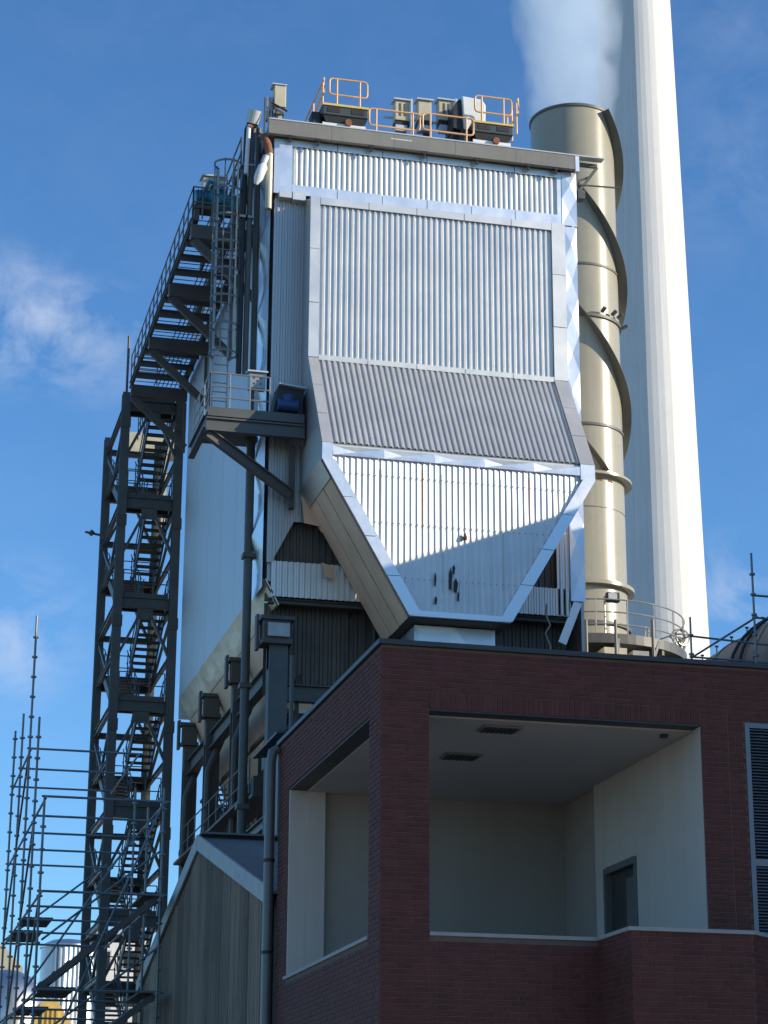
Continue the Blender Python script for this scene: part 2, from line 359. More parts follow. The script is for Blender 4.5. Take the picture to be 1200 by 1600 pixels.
# dark lower front
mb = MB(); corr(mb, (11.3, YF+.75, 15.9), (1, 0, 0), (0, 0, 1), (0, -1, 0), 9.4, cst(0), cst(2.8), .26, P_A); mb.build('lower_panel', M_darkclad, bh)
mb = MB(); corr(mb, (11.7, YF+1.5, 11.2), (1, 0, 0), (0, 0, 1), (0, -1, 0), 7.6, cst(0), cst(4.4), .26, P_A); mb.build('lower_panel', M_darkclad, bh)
MB().ibeam((11.3, YF+.2, 18.62), (20.6, YF+.2, 18.62), .2, .16).build('edge_beam', M_steelb, bh)
MB().ibeam((11.5, YF+.5, 15.95), (20.6, YF+.5, 15.95), .3, .5).build('edge_beam', M_steel, bh)
MB().ibeam((11.55, 60.3, 16.6), (11.55, YB, 16.6), .3, .55).build('edge_beam', M_steelb, bh)
for z in (14.9, 14.55, 14.1, 13.75, 13.3):
    MB().tube([(11.7, YF+.6, z), (15, YF+.6, z)], .09).build('service_pipe', M_steelb, bh)
box('ledge', (11.7, YF+.7, 15.42), (16, YF+1.45, 15.50), M_lgrey, bh)
# columns
for i, y in enumerate((60.0, 66.0, 71.2, 76.0)):
    c = MB()
    if i == 0: c.box((11.3, y-.22, 0), (11.85, y+.25, 17.2))
    else: c.ibeam((11.55, y, 0), (11.55, y, 17.3), .48, .5, .05)
    co = c.build('support_column', M_steel if i == 0 else M_steelb, bh)
    zh_ = .2 if i == 0 else .42; w_ = 0 if i == 0 else .14
    h = MB(); h.box((11.05+w_, y-.42+w_, 17.0+zh_), (11.95-w_, y+.35-w_, 17.12+zh_)); h.box((11.1+w_, y-.36+w_, 17.13+zh_), (11.9-w_, y+.3-w_, 17.7+zh_)); h.box((11.0+w_, y-.44+w_, 17.71+zh_), (12-w_, y+.36-w_, 17.82+zh_)); h.box((11.3, y-.15, 16.5), (11.8, y+.15, 16.99+zh_))
    h.box((10.95+w_, y+.0, 16.9+zh_), (11.04+w_, y+.3, 17.95+zh_)); h.build('column_head', M_steelb, co)
    if i == 0: box('head_plate', (11.2, y-.46, 17.4), (11.85, y-.445, 17.8), M_galv, co)
    if i:
        MB().tube([(11.2, y-.6, 0), (11.35, y-.6, 15.5), (11.8, y-.4, 16.6)], .12).build('drain_pipe', M_steelb, bh)
for (x, y) in ((20.6, 60.6), (20.6, 66), (20.6, 71.2), (20.6, 76), (16, 60.8), (16, 76)):
    MB().ibeam((x, y, 0), (x, y, 17), .4, .5, .05).build('support_column', M_steel, bh)
for z in (12.2, 8.6):
    MB().ibeam((11.55, 60.3, z), (11.55, 76, z), .25, .35).build('tie_beam', M_steel, bh)
for y in (60.5, 71.2, 76): MB().ibeam((11.9, y+.2, 12), (20.5, y+.2, 12), .25, .35).build('tie_beam', M_steel, bh)
for (ya, yb) in ((76, 71.2), (71.2, 66)):
    MB().bar((11.3, ya, 13.6), (11.3, yb, 9.2), .1, .2).build('side_brace', M_steelb, bh)
for (x, y, z0_, z1_, r_) in ((12.3, 60.6, 9, 16.4, .07), (12.9, 60.7, 11, 16.2, .10), (13.8, 60.6, 12.5, 18.4, .04), (14.6, 60.5, 13, 18.5, .05)):
    MB().tube([(x, y, z0_), (x, y, z1_), (x+.3, y+.3, z1_+.3)], r_, 8).build('service_pipe', M_steelb, bh)
for (x, z) in ((12.2, 14.6), (13.1, 14.9), (14.0, 14.4)):
    box('valve_box', (x, 60.2, z), (x+.35, 60.5, z+.4), M_steel, bh)
MB().ibeam((11.9, 60.2, 13.0), (16, 60.2, 13.0), .2, .28).build('tie_beam', M_steel, bh)
rail(MB(), [(11.9, 60.1, 13.15), (15.5, 60.1, 13.15)], post=.9).build('handrail', M_rail, bh)
rail(MB(), [(11.2, 62, 13.15), (11.2, 75, 13.15)], post=1.5).build('handrail', M_rail, bh)
box('walkway_deck', (11.0, 61.5, 13.05), (12.0, 75.5, 13.13), M_steelb, bh)
for (x, z) in ((12.0, 15.4), (12.6, 14.6), (12.2, 12.4), (12.8, 11.2), (12.1, 10.2)):
    MB().tube([(x, 60.4, z), (x, 75.8, z)], .08, 8).build('service_pipe', M_steelb, bh)
for y in (62.2, 63.6, 65.0, 67.6, 69.2, 72.6, 74.4):
    MB().ibeam((12.9, y, 8), (12.9, y, 15.8), .2, .2, .03).build('post', M_steelb, bh)
    MB().bar((11.9, y, 14.0), (13.2, y, 15.6), .1, .14).build('strut', M_steelb, bh)
for (y, z) in ((62.5, 14.1), (64.3, 13.6), (68.2, 14.0), (70.0, 13.4), (73.2, 14.2)): box('valve_box', (11.75, y, z), (12.3, y+.5, z+.6), M_steel, bh)
# window grid of cross rails low between the columns
for k in range(6):
    MB().bar((11.75, 63.1, 9.4+k*.55), (12.95, 63.1, 9.4+k*.55), .07, .09).build('cross_rail', M_steelb, bh)
for k in range(3):
    MB().bar((11.95+k*.38, 63.1, 9.2), (11.95+k*.38, 63.1, 12.6), .07, .07).build('cross_rail', M_steelb, bh)

# --- bulging duct
BX0, BX1, YA, YC = 12.15, 20.31, 59.0, 56.8
Z_T, Z_A, Z_B, Z_C, Z_E = 31.22, 25.92, 22.45, 21.97, 17.5
EL, ER = 14.72, 17.70                                     # bottom edge of the tapering panel
fw = .30
mb = MB(); corr(mb, (BX0+fw, YA, Z_A), (1, 0, 0), (0, 0, 1), (0, -1, 0), BX1-BX0-2*fw-.14, cst(.06), cst(Z_T-Z_A-.22), .1785, P_A); mb.build('duct_panel', M_sheetA, bh)
vB = V(0, YA-YC, Z_A-Z_B); nB = V(0, -(Z_A-Z_B), YA-YC).normalized()
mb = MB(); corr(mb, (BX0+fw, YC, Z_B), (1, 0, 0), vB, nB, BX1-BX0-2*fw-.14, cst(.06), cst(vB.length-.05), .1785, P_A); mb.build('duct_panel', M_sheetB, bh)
def cl(u):
    x = BX0+fw+u
    zl = Z_C-(x-BX0-.22)*(Z_C-Z_E)/(EL-BX0) if x < EL+.22 else Z_E
    zr = Z_C-(BX1-.22-x)*(Z_C-Z_E)/(BX1-ER) if x > ER-.22 else Z_E
    return max(zl, zr, Z_E+.13)
mb = MB(); corr(mb, (BX0+fw, YC, 0), (1, 0, 0), (0, 0, 1), (0, -1, 0), BX1-BX0-2*fw-.05, cl, cst(22.16), .1785, P_C); mb.build('duct_panel', M_sheetC, bh)
# backing sheets so nothing shows between the relief and the edges
mb = MB()
mb.face((BX0, YA+.02, Z_T), (BX1, YA+.02, Z_T), (BX1, YA+.02, Z_A), (BX0, YA+.02, Z_A))
mb.face((BX0, YA+.02, Z_A), (BX1, YA+.02, Z_A), (BX1, YC+.02, Z_B), (BX0, YC+.02, Z_B))
mb.face((BX0, YC+.02, Z_B), (BX1, YC+.02, Z_B), (BX1, YC+.02, Z_C), (ER, YC+.02, Z_E), (EL, YC+.02, Z_E), (BX0, YC+.02, Z_C))
mb.build('duct_body', M_sheetA, bh)
for x in (BX0, BX1):                                       # cheeks
    mb = MB(); mb.face((x, YF+.3, Z_T+.5), (x, YA, Z_T), (x, YA, Z_A), (x, YC, Z_B), (x, YC, Z_C), (x, YF+.3, Z_C+.0)); mb.build('duct_cheek', M_side, bh)
mb = MB(); mb.face((BX0, YF+.1, Z_T+.45), (BX1, YF+.1, Z_T+.45), (BX1, YA, Z_T), (BX0, YA, Z_T)); mb.build('duct_top', M_flashA, bh)
# sloping undersides of the duct
ls = V(EL-BX0, 0, Z_E-Z_C).normalized()
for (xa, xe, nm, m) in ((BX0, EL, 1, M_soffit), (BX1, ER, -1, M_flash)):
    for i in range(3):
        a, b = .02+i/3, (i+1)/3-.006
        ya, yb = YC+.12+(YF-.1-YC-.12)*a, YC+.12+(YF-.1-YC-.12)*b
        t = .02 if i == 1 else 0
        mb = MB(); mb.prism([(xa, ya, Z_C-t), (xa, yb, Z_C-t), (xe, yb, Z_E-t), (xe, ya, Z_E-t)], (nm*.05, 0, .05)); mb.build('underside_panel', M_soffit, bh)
mb = MB(); mb.prism([(BX0-.02, YC+.1, Z_C+.04), (BX0-.02, YF, Z_C+.04), (BX0+.28, YF, Z_C-.5), (BX0+.28, YC+.1, Z_C-.5)], (-.02, 0, -.02)); mb.build('underside_flashing', M_flashA, bh)
box('duct_floor', (EL, YC+.05, Z_E-.02), (ER, YF, Z_E+.02), M_darkclad, bh)
# flashings along the edges of the duct
def strip(pts, m, name='edge_flashing', t=.05):
    mb = MB(); mb.prism(pts, (0, -t, 0)); return mb.build(name, m, bh)
def lerp(a, b, t): return Vector(a)+(Vector(b)-Vector(a))*t
def edge_run(a0, a1, b0, b1, n, m):                        # quad a0-a1 (start) to b0-b1 (end) in n lengths
    for i in range(n):
        s, e = i/n, (i+1)/n-.004
        strip([lerp(a0, b0, s), lerp(a1, b1, s), lerp(a1, b1, e), lerp(a0, b0, e)], m, t=.055+.008*(i % 2))
for (x0, x1) in ((BX0-.02, BX0+.28), (BX1-.42, BX1+.02)):
    y = .045
    edge_run((x0, YA-y, Z_T+.04), (x1, YA-y, Z_T+.04), (x0, YA-y, Z_A), (x1, YA-y, Z_A), 3, M_flashA)
    edge_run((x0, YA-y, Z_A), (x1, YA-y, Z_A), (x0, YC-y, Z_B), (x1, YC-y, Z_B), 3, M_sheetB)
    edge_run((x0, YC-y, Z_B), (x1, YC-y, Z_B), (x0, YC-y, Z_C), (x1, YC-y, Z_C), 1, M_flash)
dv = V(.40, 0, 0)
edge_run((BX0-.02, YC-.045, Z_C), (BX0+.36, YC-.045, Z_C), (EL-.02, YC-.045, Z_E), (EL+.36, YC-.045, Z_E+.02), 4, M_flash)
edge_run((BX1+.02, YC-.045, Z_C), (BX1-.36, YC-.045, Z_C), (ER+.02, YC-.045, Z_E), (ER-.36, YC-.045, Z_E+.02), 4, M_flash)
strip([(EL, YC-.05, Z_E+.16), (ER, YC-.05, Z_E+.16), (ER, YC-.05, Z_E), (EL, YC-.05, Z_E)], M_flash)
for i in range(5):
    x0 = BX0+.3+i*1.53; strip([(x0, YA-.045, Z_T-.22), (x0+1.51, YA-.045, Z_T-.22), (x0+1.51, YA-.045, Z_T+.02), (x0, YA-.045, Z_T+.02)], M_flashA)
    strip([(x0, YA-.03, Z_A-.05), (x0+1.51, YA-.03, Z_A-.05), (x0+1.51, YA-.045, Z_A+.11), (x0, YA-.045, Z_A+.11)], M_flashA)
for (x, z, h, w) in ((13.6, 21.9, 1.1, .012), (15.1, 21.9, 1.9, .016), (16.8, 21.9, .8, .01), (18.3, 21.9, 1.3, .014)):
    mb = MB(); mb.prism([(x-w, YC-.0475, z), (x+w, YC-.0475, z), (x+w*.3, YC-.0475, z-h), (x-w*.4, YC-.0475, z-h*.9)], (0, -.002, 0)); mb.build('rust_run', M_rust, bh)
for i in range(5):
    x0 = BX0+.3+i*1.50; mb = MB(); crumple(mb, (x0, YC-.09, 22.1), (1, 0, 0), (0, 0, 1), (0, -1, 0), 1.49, [0, .27], .05); mb.build('crumpled_flashing', M_flash, bh)
# rusty hook and dents in the tapering panel
mb = MB(); p = at(727, 840, Y=YC-.08); mb.tube([p+V(0, 0, .12), p, p+V(0, -.03, -.07)], [.03, .07, .04]); mb.build('rusty_hook', M_rust, bh)
for (x, y, w, h) in ((704, 905, .05, .34), (712, 915, .07, .22), (709, 890, .04, .15), (680, 905, .03, .22), (681, 938, .04, .13), (716, 932, .03, .16)):
    mb = MB(); p = at(x, y, Y=YC-.06); mb.prism([(p.x-w, p.y, p.z-h*.8), (p.x+w*.4, p.y, p.z-h), (p.x+w, p.y, p.z+h*.3), (p.x+w*.1, p.y, p.z+h), (p.x-w*.8, p.y, p.z+h*.5)], (0, -.012, 0)); mb.build('tear', M_black, bh)
mb = MB()
for z in (18.6, 20.2, 21.6):
    x = BX0+.5
    while x < BX1-.5:
        c = cl(x-BX0-fw)
        if z > c+.1: mb.box((x-.014, YC-.056, z-.014), (x+.014, YC-.03, z+.014))
        x += .1785
tag(mb.build('fixing_screw', M_galv, bh), kind='stuff')
for (x, z, h) in ((13.9, 19.6, 2.4), (15.7, 18.3, 3.7), (17.5, 18.4, 3.6), (19.2, 20.4, 1.7)): box('lap_seam', (x-.006, YC-.052, z), (x+.006, YC-.045, z+h-.2), M_sheetB, bh)
# outlet duct below
mb = MB()
crumple(mb, (15.05, 57.5, 16.1), (1, 0, 0), (0, 0, 1), (0, -1, 0), 1.2, [0, 1.35], .05); crumple(mb, (16.25, 57.5, 16.1), (1, 0, 0), (0, 0, 1), (0, -1, 0), 1.2, [0, 1.35], -.05)
mb.box((15.05, 57.51, 14), (17.45, 59.5, 17.44)); mb.build('outlet_duct', M_flash, bh)
# box cap left of the duct
mb = MB(); mb.box((11.72, YF-.32, 31.45), (12.13, YF-.02, 31.72)); mb.box((11.3, YF-.30, 31.5), (11.71, YF-.02, 31.72)); mb.build('corner_cap', M_flashA, bh)
# fascia, clips and roof
for i in range(5):
    x0 = 10.9+i*2.02; box('fascia', (x0, YF-.38, 33.62), (x0+2.012, YF-.22, 34.1), M_fascia, bh)
box('roof', (10.95, YF-.2, 33.7), (XR+.05, YB+.2, 34.02), M_fascia, bh)
box('fascia_cap', (10.9, YF-.40, 34.10), (XR+.9, YF-.1, 34.14), M_lgrey, bh)
box('fascia_end', (20.99, YF-.39, 33.55), (21.12, YF-.2, 34.09), M_flash, bh)
for x in (453, 497, 580, 663, 745, 825, 868):
    p = at(x, 235, Y=YF-.3); mb = MB(); mb.box((p.x-.07, YF-.36, 33.54), (p.x+.07, YF-.24, 33.62)); mb.box((p.x-.03, YF-.33, 33.42), (p.x+.03, YF-.26, 33.54)); mb.build('gutter_clip', M_black, bh)
mb = MB()                                                  # faint illegible lettering on the fascia
x = 14.85
for k in range(14):
    wv = random.choice((.025, .03, .04)); mb.box((x, YF-.384, 33.9), (x+wv, YF-.381, 33.945)); x += wv+.018
mb.build('fascia_lettering', M_white, bh)
# overhanging bracket at the right end of the roof
mb = MB(); mb.bar((21.1, YF, 34.0), (21.85, YF, 34.0), .1, .12); mb.bar((21.85, YF, 33.95), (21.2, YF, 33.0), .1, .1); mb.bar((21.14, YF, 34), (21.14, YF, 32.7), .08, .1)
mb.bar((21.6, YF+.02, 33.6), (21.15, YF+.02, 33.4), .06, .06); mb.tube([(21.2, YF-.05, 33.25), (22.6, YF-.05, 33.3)], .03); mb.box((21.15, YF-.1, 32.75), (21.4, YF+.2, 33.05)); mb.build('roof_bracket', M_steel, bh)

# ------------------------------------------------------------------ walkways and railings
GZ = 31.75; GX0, GX1 = 9.0, 11.0; GY0, GY1 = 62.4, 77.4
ga = thing('walkway', 'long steel walkway bracketed high along the pale side wall', 'walkway', (10, 70, GZ))
MB().ibeam((GX0, GY0, GZ-.12), (GX0, GY1, GZ-.12), .12, .24).build('side_beam', M_steel, ga)
MB().ibeam((GX1-.05, GY0, GZ-.12), (GX1-.05, GY1, GZ-.12), .12, .24).build('side_beam', M_steel, ga)
mb = MB()
y = GY0+.1
while y < GY1: mb.bar((GX0+.07, y, GZ-.02), (GX1-.12, y, GZ-.02), .012, .03); y += .34
x = GX0+.9
while x < GX1-.1: mb.bar((x, GY0, GZ-.025), (x, GY1, GZ-.025), .03, .025); x += .16
tag(mb.build('grating', M_steelb, ga), kind='stuff')
ys = (62.45, 67.2, 72.1, 77.0)
for i, y in enumerate(ys):
    mb = MB(); mb.box((GX0-.03, y-.12, GZ-.72), (XL-.02, y+.12, GZ-.25)); mb.build('cross_beam', M_steelb, ga)
    mb = MB(); mb.bar((GX0+.05, y, GZ-.75), (XL-.05, y, GZ-2.6), .16, .26); mb.bar((XL-.08, y, GZ-.8), (XL-.08, y, GZ-2.8), .1, .12); mb.build('bracket', M_steelb, ga)
    if i < 3:
        for k in (1, 2, 3):
            yy = y+(ys[i+1]-y)*k/4; MB().ibeam((GX0, yy, GZ-.3), (GX1, yy, GZ-.3), .1, .22, .02).build('joist', M_steelb, ga)
rail(MB(), [(GX0, GY0, GZ), (GX0, GY1, GZ)], rails=(1., .52), post=1.0, toe=.12).build('handrail', M_rail, ga)
rail(MB(), [(GX0, GY0, GZ), (GX0+.62, GY0, GZ)], rails=(1., .52), post=.4).build('handrail', M_rail, ga)
rail(MB(), [(GX0+.1, GY1, GZ), (GX1-.1, GY1, GZ)], rails=(1., .52), post=.9).build('handrail', M_rail, ga)
MB().tube([(GX0-.12, 77.6, GZ-.3), (GX0-.12, 77.6, GZ+2.0)], .05).build('post', M_steel, ga)

# machines on the near end of the walkway
bm_ = thing('valve_actuator', 'teal blue motor and valve gear crowded on the near end of the high walkway', 'machine', (9.6, 62.9, GZ))
for x in (9.15, 10.4): box('foot', (x-.08, 62.5, GZ), (x+.08, 62.95, GZ+.4), M_steelb, bm_)
mb = MB(); mb.tube([(9.1, 62.7, GZ+.4+.45), (9.55, 62.7, GZ+.4+.5)], .27, 14); mb.tube([(9.55, 62.7, GZ+.4+.5), (9.62, 62.7, GZ+.4+.5)], .33, 14); mb.build('motor', M_blue, bm_, True)
mb = MB(); mb.lathe((9.85, 62.72, GZ+.4+.25), [(.0, .75), (.17, .74), (.22, .62), (.22, .3), (.3, .26), (.3, 0)], 14); mb.build('gearbox', M_blue, bm_, True)
mb = MB(); mb.tube([(9.85, 62.6, GZ+.4+.45), (10.35, 62.6, GZ+.4+.38)], .2, 12); mb.box((10.2, 62.45, GZ+.4+.1), (10.5, 62.85, GZ+.4+.55)); mb.tube([(9.4, 62.5, GZ+.4+.7), (9.5, 62.4, GZ+.4+.95), (9.8, 62.45, GZ+.4+.9)], .07, 8); mb.build('valve_body', M_blue, bm_)
mb = MB(); mb.tube(circ((9.75, 62.38, GZ+.4+.75), .19, 16)[:-1], .025, 6, closed=True); mb.bar((9.58, 62.38, GZ+.4+.75), (9.92, 62.38, GZ+.4+.75), .03, .03); mb.build('handwheel', M_blue2, bm_)
box('base_frame', (9.05, 62.46, GZ+.4+.002), (10.5, 63.0, GZ+.4+.14), M_steelb, bm_)
for k in range(4): box('cooling_fin', (9.14+k*.1, 62.40, GZ+.4+.3), (9.17+k*.1, 62.46, GZ+.4+.64), M_blue2, bm_)

def cabinet(loc, w, d, h, label, group=None, doors=1, cat='cabinet', mb_mat=None):
    t = thing('control_cabinet', label, cat, loc, group); x, y, z = loc
    box('housing', (x-w/2, y-d/2, z), (x+w/2, y+d/2, z+h), mb_mat or M_beige, t, bevel=.015)
    mb = MB(); mb.prism([(x-w/2-.06, y-d/2-.08, z+h+.002), (x+w/2+.06, y-d/2-.08, z+h+.002), (x+w/2+.06, y+d/2+.05, z+h+.06), (x-w/2-.06, y+d/2+.05, z+h+.06)], (0, 0, .05)); mb.build('lid', M_lgrey, t)
    return t
t = cabinet((9.95, 64.6, GZ+1.55), .7, .5, .95, 'beige cabinet with a pale lid standing behind the blue valve gear')
MB().bar((9.95, 64.6, GZ), (9.95, 64.6, GZ+1.55), .12, .12).build('stand', M_galv, t)

# caged ladder
LX0, LX1, LY = 9.56, 10.18, 61.1
la = thing('caged_ladder', 'caged vertical ladder between the small platform and the high walkway', 'ladder', ((LX0+LX1)/2, LY, 24.4))
for x in (LX0+.08, LX1-.08): MB().bar((x, LY+.3, 24.35), (x, LY+.3, 33.0), .05, .08, (0, 1, 0)).build('stile', M_galv, la)
rg = MB()
z = 24.6; k = 0
while z < 32.9:
    MB().tube([(LX0+.08, LY+.3, z), (LX1-.08, LY+.3, z)], .016, 6).build('rung', M_galv, la); z += .3
cxl = (LX0+LX1)/2
def hoop(z):
    return [V(cxl+.44*math.sin(a), LY+.3-(.40+.40*math.cos(a)), z) for a in [R(-150+300*i/18) for i in range(19)]]
z = 26.6
while z < 33.2:
    mb = MB(); p = hoop(z)
    for a, b in zip(p, p[1:]): mb.bar(a, b, .012, .07)
    mb.build('cage_hoop', M_rail, la); z += .92
for a in (-135, -80, -20, 40, 95, 140):
    aa = R(a); p = V(cxl+.43*math.sin(aa), LY+.3-(.40+.39*math.cos(aa)), 26.5); MB().bar(p, p+V(0, 0, 6.6), .055 if a == 40 else .04, .014, (0, 1, 0)).build('cage_strap', M_cage if a == 40 else M_rail, la)  # cream strap among grey ones: sunlight on it put into the colour

# small platform
PZ = 24.06
pl = thing('access_platform', 'small steel platform on raking brackets below the caged ladder', 'platform', (10.5, 60, PZ))
mb = MB(); mb.box((9.15, 58.9, PZ-.28), (12.05, 58.98, PZ)); mb.build('front_beam', M_steel, pl)
MB().ibeam((9.12, 59.02, PZ-.52), (12.08, 59.02, PZ-.52), .2, .42, .05).build('front_beam', M_steel, pl)
MB().ibeam((9.15, 59.15, PZ-.4), (9.15, 62.0, PZ-.4), .2, .4).build('side_beam', M_steel, pl)
box('deck', (9.18, 59.0, PZ-.06), (12.0, 59.95, PZ-.02), M_steelb, pl)
box('deck', (9.18, 59.96, PZ-.06), (11.0, 62.0, PZ-.02), M_steelb, pl)
mb = MB(); mb.ibeam((9.2, 59.08, PZ-.78), (11.8, 59.5, PZ-2.35), .22, .30, .04); mb.build('raking_brace', M_steelb, pl)
MB().bar((11.86, 59.72, PZ-.78), (11.86, 59.72, PZ-2.7), .16, .2).build('hanger', M_steelb, pl)
MB().bar((12.02, 59.3, PZ-.9), (12.02, 59.3, PZ+.95), .05, .3).build('hanger', M_steelb, pl)
rail(MB(), [(9.2, 58.98, PZ), (11.0, 58.98, PZ)], rails=(1., .62, .3), post=.6).build('handrail', M_galv, pl)
rail(MB(), [(9.2, 58.98, PZ), (9.2, 62, PZ)], rails=(1., .62, .3), post=1.0).build('handrail', M_galv, pl)
mb = MB(); mb.prism([(11.1, 59.1, PZ), (12.0, 59.1, PZ), (12.06, 59.1, PZ+.84), (11.3, 59.1, PZ+.92)], (0, .8, 0)); o = mb.build('weather_hood', M_black, pl)
mb = MB(); mb.prism([(11.28, 58.95, PZ+.93), (12.1, 58.95, PZ+.85), (12.1, 58.95, PZ+.89), (11.28, 58.95, PZ+.97)], (0, .95, 0)); mb.build('hood_lid', M_lgrey, pl)
bm2 = thing('blue_motor', 'dark blue motor under the black hood on the small platform', 'machine', (11.5, 59.0, PZ))
mb = MB(); mb.tube([(11.25, 59.0, PZ+.28), (11.85, 59.0, PZ+.28)], .2, 14); mb.build('motor', M_blue2, bm2, True)
mb = MB(); mb.tube([(11.55, 58.95, PZ+.35), (11.55, 58.95, PZ+.58)], .15, 12); mb.build('terminal_box', M_blue2, bm2)
t = cabinet((10.72, 59.7, PZ+.95), .5, .3, .5, 'grey square junction box on a stand at the small platform', mb_mat=M_galv)
MB().bar((10.72, 59.7, PZ-.02), (10.72, 59.7, PZ+.95), .1, .1).build('stand', M_galv, t)
for (dx, dz) in ((-.1, .33), (.1, .33), (0, .24), (-.1, .15), (.1, .15)): MB().tube([(10.72+dx, 59.535, PZ+.95+dz), (10.72+dx, 59.55, PZ+.95+dz)], .025, 8).build('gland', M_black, t)

# standpipe
sp = thing('standpipe', 'slim dark vertical standpipe running down the left corner of the boiler house', 'pipe', (10.9, 61.6, 0))
mb = MB(); mb.tube([(10.88, 61.3, 9), (10.88, 61.3, 24)], .135, 14); mb.build('lower_pipe', M_steel, sp, True)
MB().tube([(10.88, 61.3, 24), (10.88, 61.3, 34.6)], .10, 12).build('upper_pipe', M_steel, sp, True)
for z in (12.6, 16.2, 20.2, 23.9): box('clamp', (10.7, 61.1, z), (11.06, 61.48, z+.14), M_steelb, sp)
pp = thing('vent_pipe', 'pale vertical pipe with a rusty elbow beside the silver corner flashing', 'pipe', (11.0, 60.2, 31))
mb = MB(); mb.tube([(10.98, 59.85, 31.1), (10.98, 59.85, 32.9), (10.98, 59.85, 33.0)], .11, 12); mb.build('pipe', M_cage, pp, True)
mb = MB(); mb.tube([(10.98, 59.85, 33.0), (10.92, 59.85, 33.3), (10.78, 59.9, 33.65)], .125, 12); mb.build('elbow', M_rust, pp, True)
for dx, m in ((-.42, M_steel), (-.62, M_black)):
    q = thing('cable_riser', ('dark cable riser against the wall beside the caged ladder' if dx > -.5 else 'black twin hose hanging beside the dark cable riser'), 'riser', (11+dx, 61, 26))
    mb = MB(); mb.tube([(11+dx, 61.0, 26), (11+dx, 60.9, 32), (11+dx+.05, 60.9, 34.3), (11+dx+.2, 61.1, 34.75)], .09, 10); mb.build('hose', m, q, True)
    box('clip', (11+dx-.13, 60.8, 33.0), (11+dx+.13, 61.06, 33.08), M_galv, q)
    box('clip', (11+dx-.13, 60.8, 31.2), (11+dx+.13, 61.06, 31.28), M_galv, q)
bl = thing('bulkhead_lamp', 'white oval bulkhead lamp beside the pale vent pipe', 'lamp', (10.68, 60, 32))
mb = MB(); mb.tube([(10.55, 59.75, 31.85), (10.62, 59.7, 32.05), (10.75, 59.7, 32.45), (10.8, 59.72, 32.6)], [.06, .15, .15, .06], 12); mb.build('lens', M_white, bl, True)
mb = MB(); mb.tube([(10.78, 59.74, 32.6), (10.86, 59.75, 32.85)], .1, 10); mb.build('cap', M_lgrey, bl)

# round drum lamp on a pole
dl = thing('drum_floodlight', 'pale round drum lamp on a pole above the walkway', 'floodlight', (10.4, 61, 33))
MB().tube([(10.38, 60.6, 32.6), (10.44, 60.6, 34.3)], .07, 10).build('pole', M_white, dl)
mb = MB(); mb.tube([(10.55, 60.7, 34.45), (10.60, 60.5, 34.82)], .22, 18); mb.build('drum', M_lgrey, dl)
mb = MB(); mb.tube([(10.44, 60.6, 34.2), (10.55, 60.68, 34.42)], .1, 8); mb.build('yoke', M_rust, dl)
# upper rail run back from the pole
ur = thing('roof_access_rail', 'short dark railing running back from the drum lamp pole', 'railing', (10.5, 66, 33.5))
rail(MB(), [(10.45, 62.0, 33.5), (10.45, 70.0, 33.5)], rails=(1., .5), post=1.4, r=.03).build('handrail', M_steel, ur)
MB().ibeam((10.45, 62, 33.42), (10.45, 70, 33.42), .1, .16).build('beam', M_steel, ur)
# antenna box on post
ab = thing('relay_box', 'beige relay box on a post at the left end of the roof', 'cabinet', (11.4, 60.6, 34.02))
MB().bar((11.42, 60.6, 34.02), (11.42, 60.6, 34.8), .13, .13).build('post', M_beige, ab)
box('housing', (11.2, 60.4, 35.0), (11.58, 60.75, 35.75), M_beige, ab, bevel=.02)
box('lid', (11.12, 60.36, 35.76), (11.6, 60.8, 35.80), M_lgrey, ab)
mb = MB(); mb.box((10.98, 60.5, 34.55), (11.18, 60.7, 35.35)); mb.box((11.2, 60.45, 34.78), (11.55, 60.7, 34.98)); mb.build('instrument', M_galv, ab)
for k in range(3): MB().tube([(11.05+k*.1, 60.45, 34.03), (11.08+k*.1, 60.45, 34.9)], .022, 6).build('conduit', M_black, ab)
MB().tube([(10.9, 60.4, 34.03), (10.9, 60.4, 35.25)], .03, 6).build('rod', M_steel, ab)
MB().tube([(11.1, 60.38, 35.1), (11.62, 60.38, 34.85)], .03, 6).build('arm', M_black, ab)

# ------------------------------------------------------------------ roof stations
def guard(name, label, pts_frame, posts, zb, y, r=.032, group='orange guard rails on the roof edge'):
    x0, x1, zt, zm = pts_frame; t = thing(name, label, 'guard rail', ((x0+x1)/2, y, zb), group)
    c = .1; lp = [(x0+c, y, zt), (x1-c, y, zt), (x1-.03, y, zt-.03), (x1, y, zt-c), (x1, y, zm+c), (x1-.03, y, zm+.03), (x1-c, y, zm), (x0+c, y, zm), (x0+.03, y, zm+.03), (x0, y, zm+c), (x0, y, zt-c), (x0+.03, y, zt-.03)]
    MB().tube(lp, r, 8, closed=True).build('rail_loop', M_orange, t, True)
    for x in posts: MB().tube([(x, y, zb), (x, y, zt-.01)], r, 8).build('post', M_orange, t, True)
    return t
YR = 59.85
def rx(px_, y=190): return at(px_, y, Y=YR).x
def rz(px_, py_): return at(px_, py_, Y=YR).z
guard('guard_rail', 'orange guard rail on top of the left roof station', (rx(515, 125), rx(574, 130), rz(515, 122), rz(515, 147)), (rx(526), rx(562)), 34.945, YR)
guard('guard_rail', 'longest orange guard rail along the roof edge left of the cabinets', (rx(577, 170), rx(656, 185), rz(577, 169), rz(577, 195)), (rx(588), rx(645)), 34.15, YR)
guard('guard_rail', 'orange guard rail along the roof edge in front of the right cabinet', (rx(659, 180), rx(738, 190), rz(659, 179), rz(659, 205)), (rx(671), rx(727)), 34.15, YR-.12)
guard('guard_rail', 'orange guard rail in front of the white compressor housing', (rx(742, 150), rx(799, 155), rz(742, 149), rz(742, 174)), (rx(753), rx(787)), 34.985, YR)
